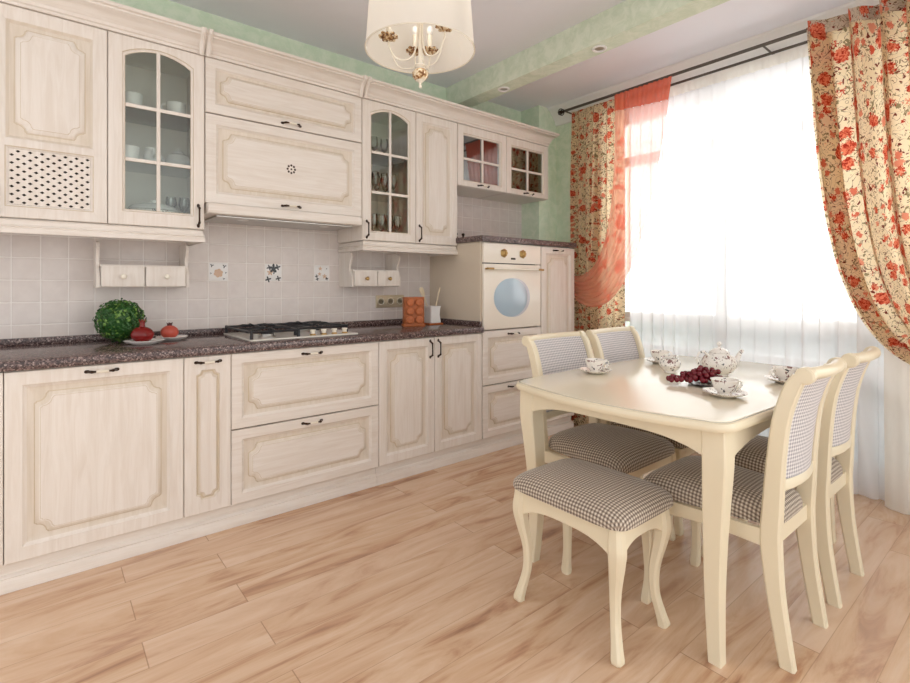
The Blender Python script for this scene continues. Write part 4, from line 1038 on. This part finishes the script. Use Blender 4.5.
for s_ in (-1, 1):
    apron(s_*(LX+.026), -LY, s_*(LX+.026), LY, .7155, al, .02).build('apron', tb)
    apron(-LX, s_*(LY+.026), LX, s_*(LY+.026), .7155, al, .02).build('apron', tb)

# ------------------------------------------------------------------ curtains
def fold(s, n, ph=0): return math.sin(2*PI*n*s+ph)+.35*math.sin(2*PI*n*2.3*s+1.3+ph)
def hang(m, y0, y1, z0, z1, x, amp, nf, mat, ns=160, nt=24, fullness=1.8, drift=0.0, ph=0, hem=0, waist=None, lap=0):
    P = []; UV = []
    for i in range(nt+1):
        t = i/nt; R = []; U = []
        for j in range(ns+1):
            s = j/ns; a = amp*(.45+.55*min(1, t*4)); s0_ = s
            if lap: s = s+lap/(2*PI*nf)*math.sin(2*PI*nf*s+1.2)
            y = y0+(y1-y0)*s+drift*math.sin(7*s+3*t)*.02
            if waist: y = waist(s, t, y)
            R.append((x+a*fold(s0_+.012*math.sin(5*t+9*s0_), nf, ph)*(.85+.25*math.sin(13*s0_+2*t)), y, z1+(z0-z1)*t+(hem*math.sin(2*PI*nf*s) if i == nt else 0))); U.append((s0_*abs(y1-y0)*fullness, (1-t)*(z1-z0)))
        P.append(R); UV.append(U)
    m.grid(P, mat, UV)
RZ = 2.585
# rods
rod = thing('curtain_rod', 'double pewter curtain rod with a round scrolled finial above the window', 'curtain rod', (3.45, -2, RZ))
m = MB(); m.tube([(3.44, -.47, RZ), (3.44, -4.5, RZ)], .0105, 'rod', 12); rel(rod, m).build('front_pole', rod)
m = MB(); m.tube([(3.545, -.47, RZ-.022), (3.545, -4.5, RZ-.022)], .0085, 'rod', 12); rel(rod, m).build('rear_pole', rod)
m = MB(); m.ball((3.44, -.435, RZ), .016, 'bronze', 12); rel(rod, m)
for k in range(3):
    a0 = PI*k/3; m.v = m.v; P = [(3.44+.026*math.cos(a)*math.cos(a0)-rod.location.x, -.435+.026*math.sin(a)-rod.location.y, RZ+.026*math.cos(a)*math.sin(a0)-rod.location.z) for a in [2*PI*q/16 for q in range(17)]]
    m.tube(P, .004, 'bronze', 6)
m.build('finial', rod)
for y in (-.485, -1.95, -3.3):
    m = MB(); m.tube([(3.65, y, RZ-.01), (3.545, y, RZ-.012), (3.44, y, RZ-.010)], .006, 'rod', 8); rel(rod, m).build('bracket', rod)
# white voile across the whole window
sh = thing('voile_curtain', 'white see-through voile curtain across the whole window', 'curtain', (3.545, -2.2, 0))
m = MB(); hang(m, -.98, -3.55, .012, RZ-.105, 3.545, .016, 30, 'sheer', ns=640, nt=14, ph=.4, lap=1.15); rel(sh, m).build('voile', sh, ang=180)
m = MB(); hang(m, -.98, -3.55, RZ-.1055, RZ-.034, 3.545, .008, 60, 'sheerhead', ns=560, nt=2, ph=.4); rel(sh, m).build('heading_tape', sh, ang=180)
# bulky side of the voile hanging free in front, right
s2 = thing('voile_curtain', 'dense fold of white voile hanging to the floor under the right-hand rose curtain', 'curtain', (3.47, -2.8, 0))
m = MB(); hang(m, -2.50, -3.1, .008, .93, 3.455, .022, 3.6, 'sheerhead', ns=70, nt=10, ph=2.0); rel(s2, m).build('voile', s2, ang=180)
# left rose curtain
lc = thing('rose_curtain', 'rose-printed curtain hanging straight at the left of the window beside the tall cabinet', 'curtain', (3.47, -.72, 0), 0, None)
m = MB(); hang(m, -.505, -.975, .01, RZ-.016, 3.482, .026, 7.2, 'floral', ns=240, nt=26, fullness=2.6, ph=.8, lap=1.7); rel(lc, m).build('drape', lc, ang=180)
# salmon voile swag
sal = thing('salmon_curtain', 'sheer salmon curtain swept left across the rose curtain to a tieback', 'curtain', (3.42, -1, 0))
def swept(m, L, Rr, mat, ns, nt, nf, amp, x0, xe, t0=0, t1=1, width=.9, length=1.6, fullness=1.0, lap=0):
    P = []; UV = []
    for i in range(nt+1):
        t = t0+(t1-t0)*i/nt; R = []; U = []
        for j in range(ns+1):
            s0_ = s = j/ns
            if lap: s = min(1, max(0, s+lap/(2*PI*nf)*math.sin(2*PI*nf*s)*(.75+.5*math.sin(17*s+1))))
            cps = [tuple(a+(b_-a)*s for a, b_ in zip(p, q)) for p, q in zip(L, Rr)]
            y, z = bez(*cps, t)
            a = amp*(1-.55*t); x = x0+(xe-x0)*t**2 + a*fold(s0_+.010*math.sin(4*t), nf, .6)
            R.append((x, y, z)); U.append((s0_*width, (1-t)*length))
        P.append(R); UV.append(U)
    m.grid(P, mat, UV)
Lc = [(-.955, RZ-.02), (-.965, 1.75), (-.90, 1.12), (-.50, 1.235)]
Rc = [(-1.40, RZ-.02), (-1.24, 1.55), (-1.02, .64), (-.49, 1.10)]
m = MB(); swept(m, Lc, Rc, 'salmon', 130, 44, 6, .013, 3.405, 3.435, .0495, 1); rel(sal, m).build('swag', sal, ang=180)
m = MB(); swept(m, Lc, Rc, 'salmonhead', 130, 4, 12, .007, 3.405, 3.435, 0, .0505); rel(sal, m).build('heading_tape', sal, ang=180)
# right rose curtain
rc = thing('rose_curtain', 'rose-printed curtain at the right of the window, swept away to the right edge', 'curtain', (3.40, -2.8, 0), 0, None)
Lr = [(-2.18, RZ-.005), (-2.24, 1.72), (-2.24, .50), (-2.98, .76)]
Rr_ = [(-3.40, RZ-.005), (-3.40, 1.8), (-3.25, 1.2), (-3.05, .98)]
m = MB(); swept(m, Lr, Rr_, 'floral', 260, 44, 9, .036, 3.36, 3.31, .028, 1, 3.2, 1.9, lap=3.0); rel(rc, m).build('drape', rc, ang=180)
m = MB(); swept(m, Lr, Rr_, 'floralhead', 260, 3, 9, .036, 3.36, 3.31, 0, .0285, 3.2, 1.9, lap=3.0)
mm = MB(); mm.v = [(p[0]+.006, p[1], p[2]) for p in m.v]; mm.f = m.f; mm.mi = m.mi; mm.uv = m.uv; mm.mats = m.mats
o1 = len(m.v); m.v = m.v+mm.v; 
nf0 = len(m.f); m.f = m.f+[[q+o1 for q in f] for f in mm.f]; m.mi = m.mi+mm.mi
for k_, u_ in list(mm.uv.items()): m.uv[nf0+k_] = u_
rel(rc, m).build('heading_tape', rc, ang=180)
m = MB(); hang(m, -2.93, -3.12, .01, .93, 3.36, .02, 3, 'floral', ns=50, nt=14, fullness=3); rel(rc, m).build('tail', rc, ang=180)

# ------------------------------------------------------------------ lamp
LXc, LYc, LZ = 1.39, -1.305, 2.176
lp = thing('ceiling_lamp', 'cream pleated drum-shade ceiling lamp with curled gilt arms inside', 'ceiling lamp', (LXc, LYc, 0))
m = MB(); n = 104; P = []
for z, r in ((LZ, .236), (LZ+.012, .2355), (LZ+.16, .225), (LZ+.33, .212)):
    P.append([(r*(1-.022*(k % 2))*math.cos(2*PI*k/n), r*(1-.014*(k % 2))*math.sin(2*PI*k/n), z) for k in range(n+1)])
m.grid(P, 'shade'); sd = m.build('shade', lp, ang=180)
m = MB()
for z, r in ((LZ, .2375), (LZ+.33, .213)): m = MB(); m.tube([(r*math.cos(2*PI*k/64), r*math.sin(2*PI*k/64), z) for k in range(65)], .0035, 'porc', 6); m.build('shade_ring', sd)
m = MB(); m.tube([(0, 0, 2.13), (0, 0, 2.52)], .009, 'porc', 10); m.tube([(0, 0, 2.52), (0, 0, 2.67)], .004, 'brass', 8)
m.lathe([(.06, 2.699), (.06, 2.692), (.04, 2.672), (.01, 2.665), (0, 2.665)], 'brass', 24); m.build('stem', lp)
m = MB(); m.lathe([(0, 2.012), (.005, 2.014), (.008, 2.022), (.004, 2.03), (.006, 2.036), (.02, 2.046), (.034, 2.062), (.036, 2.078), (.028, 2.09), (.016, 2.094), (.02, 2.102), (.026, 2.108), (.02, 2.116), (.01, 2.122), (.009, 2.135)], 'lampgold', 26, mats=['porc']*5+['lampgold']*4+['porc']*5); m.build('finial', lp)
for a in (2.45, .88+.25, .88-.25, -1.35):
    ca, sa = math.cos(a), math.sin(a)
    m = MB(); pts = smooth_path([(.01, .30), (.014, .2), (.03, .13), (.07, .105), (.11, .12), (.135, .165), (.14, .2)], 4)
    pts = [(q[0]*ca, q[0]*sa, 2.03+q[1]) for q in pts]; m.tube(pts, .0038, 'porc', 8)
    m.tube(smooth_path([(.012*ca, .012*sa, 2.112), (.05*ca, .05*sa, 2.098), (.1*ca, .1*sa, 2.115), (.14*ca, .14*sa, 2.21)], 5), .0028, 'porc', 6)
    am = m.build('arm', lp)
    m = MB(); cx, cy = .14*ca, .14*sa
    for q in range(10):
        b_ = 2*PI*q/10
        for rr, zz, sz in ((.034, 2.237, .0105), (.022, 2.231, .009)): m.ball((cx+rr*math.cos(b_+rr*9), cy+rr*math.sin(b_+rr*9), zz+.004*(q % 2)), sz, 'lampgold', 8, (1, 1, .6))
    m.ball((cx, cy, 2.228), .02, 'lampgold', 10, (1, 1, .5)); m.build('flower_cup', am)
    m = MB(); m.lathe([(.011, 2.24), (.011, 2.31), (0, 2.312)], 'porc', 12, T=Matrix.Translation((cx, cy, 0))); m.ball((cx, cy, 2.33), .016, 'whitepl', 12, (1, 1, 1.5)); m.build('candle_bulb', am)

# ------------------------------------------------------------------ light
w = bpy.data.worlds.new('sky'); scene.world = w; w.use_nodes = True; nt = w.node_tree; nt.nodes.clear()
out = nt.nodes.new('ShaderNodeOutputWorld'); bg = nt.nodes.new('ShaderNodeBackground'); tcn = nt.nodes.new('ShaderNodeTexCoord'); sepn = nt.nodes.new('ShaderNodeSeparateXYZ')
nt.links.new(tcn.outputs['Generated'], sepn.inputs[0])
mr = nt.nodes.new('ShaderNodeMapRange'); mr.inputs[1].default_value = .2; mr.inputs[2].default_value = .75; mr.inputs[3].default_value = 1.05; mr.inputs[4].default_value = 4.6; mr.clamp = True
nt.links.new(sepn.outputs[0], mr.inputs[0]); nt.links.new(mr.outputs[0], bg.inputs[1])
bg.inputs[0].default_value = (1.0, .985, .965, 1); nt.links.new(bg.outputs[0], out.inputs[0])

bl = bpy.data.lights.new('lamp_glow', 'POINT'); bl.energy = .7; bl.color = (1, .94, .86); bl.shadow_soft_size = .06
bo = bpy.data.objects.new('lamp_glow', bl); COL.objects.link(bo); bo.location = (LXc, LYc, 2.39)
cam = bpy.data.cameras.new('camera'); co = bpy.data.objects.new('camera', cam); COL.objects.link(co); scene.camera = co
co.location = (.1128, -3.1019, 1.1535); co.rotation_euler = (PI/2, 0, -.6868)
cam.sensor_width = 36; cam.lens = 502.7/910*36; cam.shift_y = -(341.5-284.6)/910; cam.clip_start = .05
vs = scene.view_settings; vs.view_transform = 'Standard'; vs.look = 'None'; vs.gamma = 1; vs.exposure = 0.40; vs.use_curve_mapping = False
scene.cycles.use_denoising = True; scene.cycles.max_bounces = 10; scene.cycles.transparent_max_bounces = 16; scene.cycles.diffuse_bounces = 5
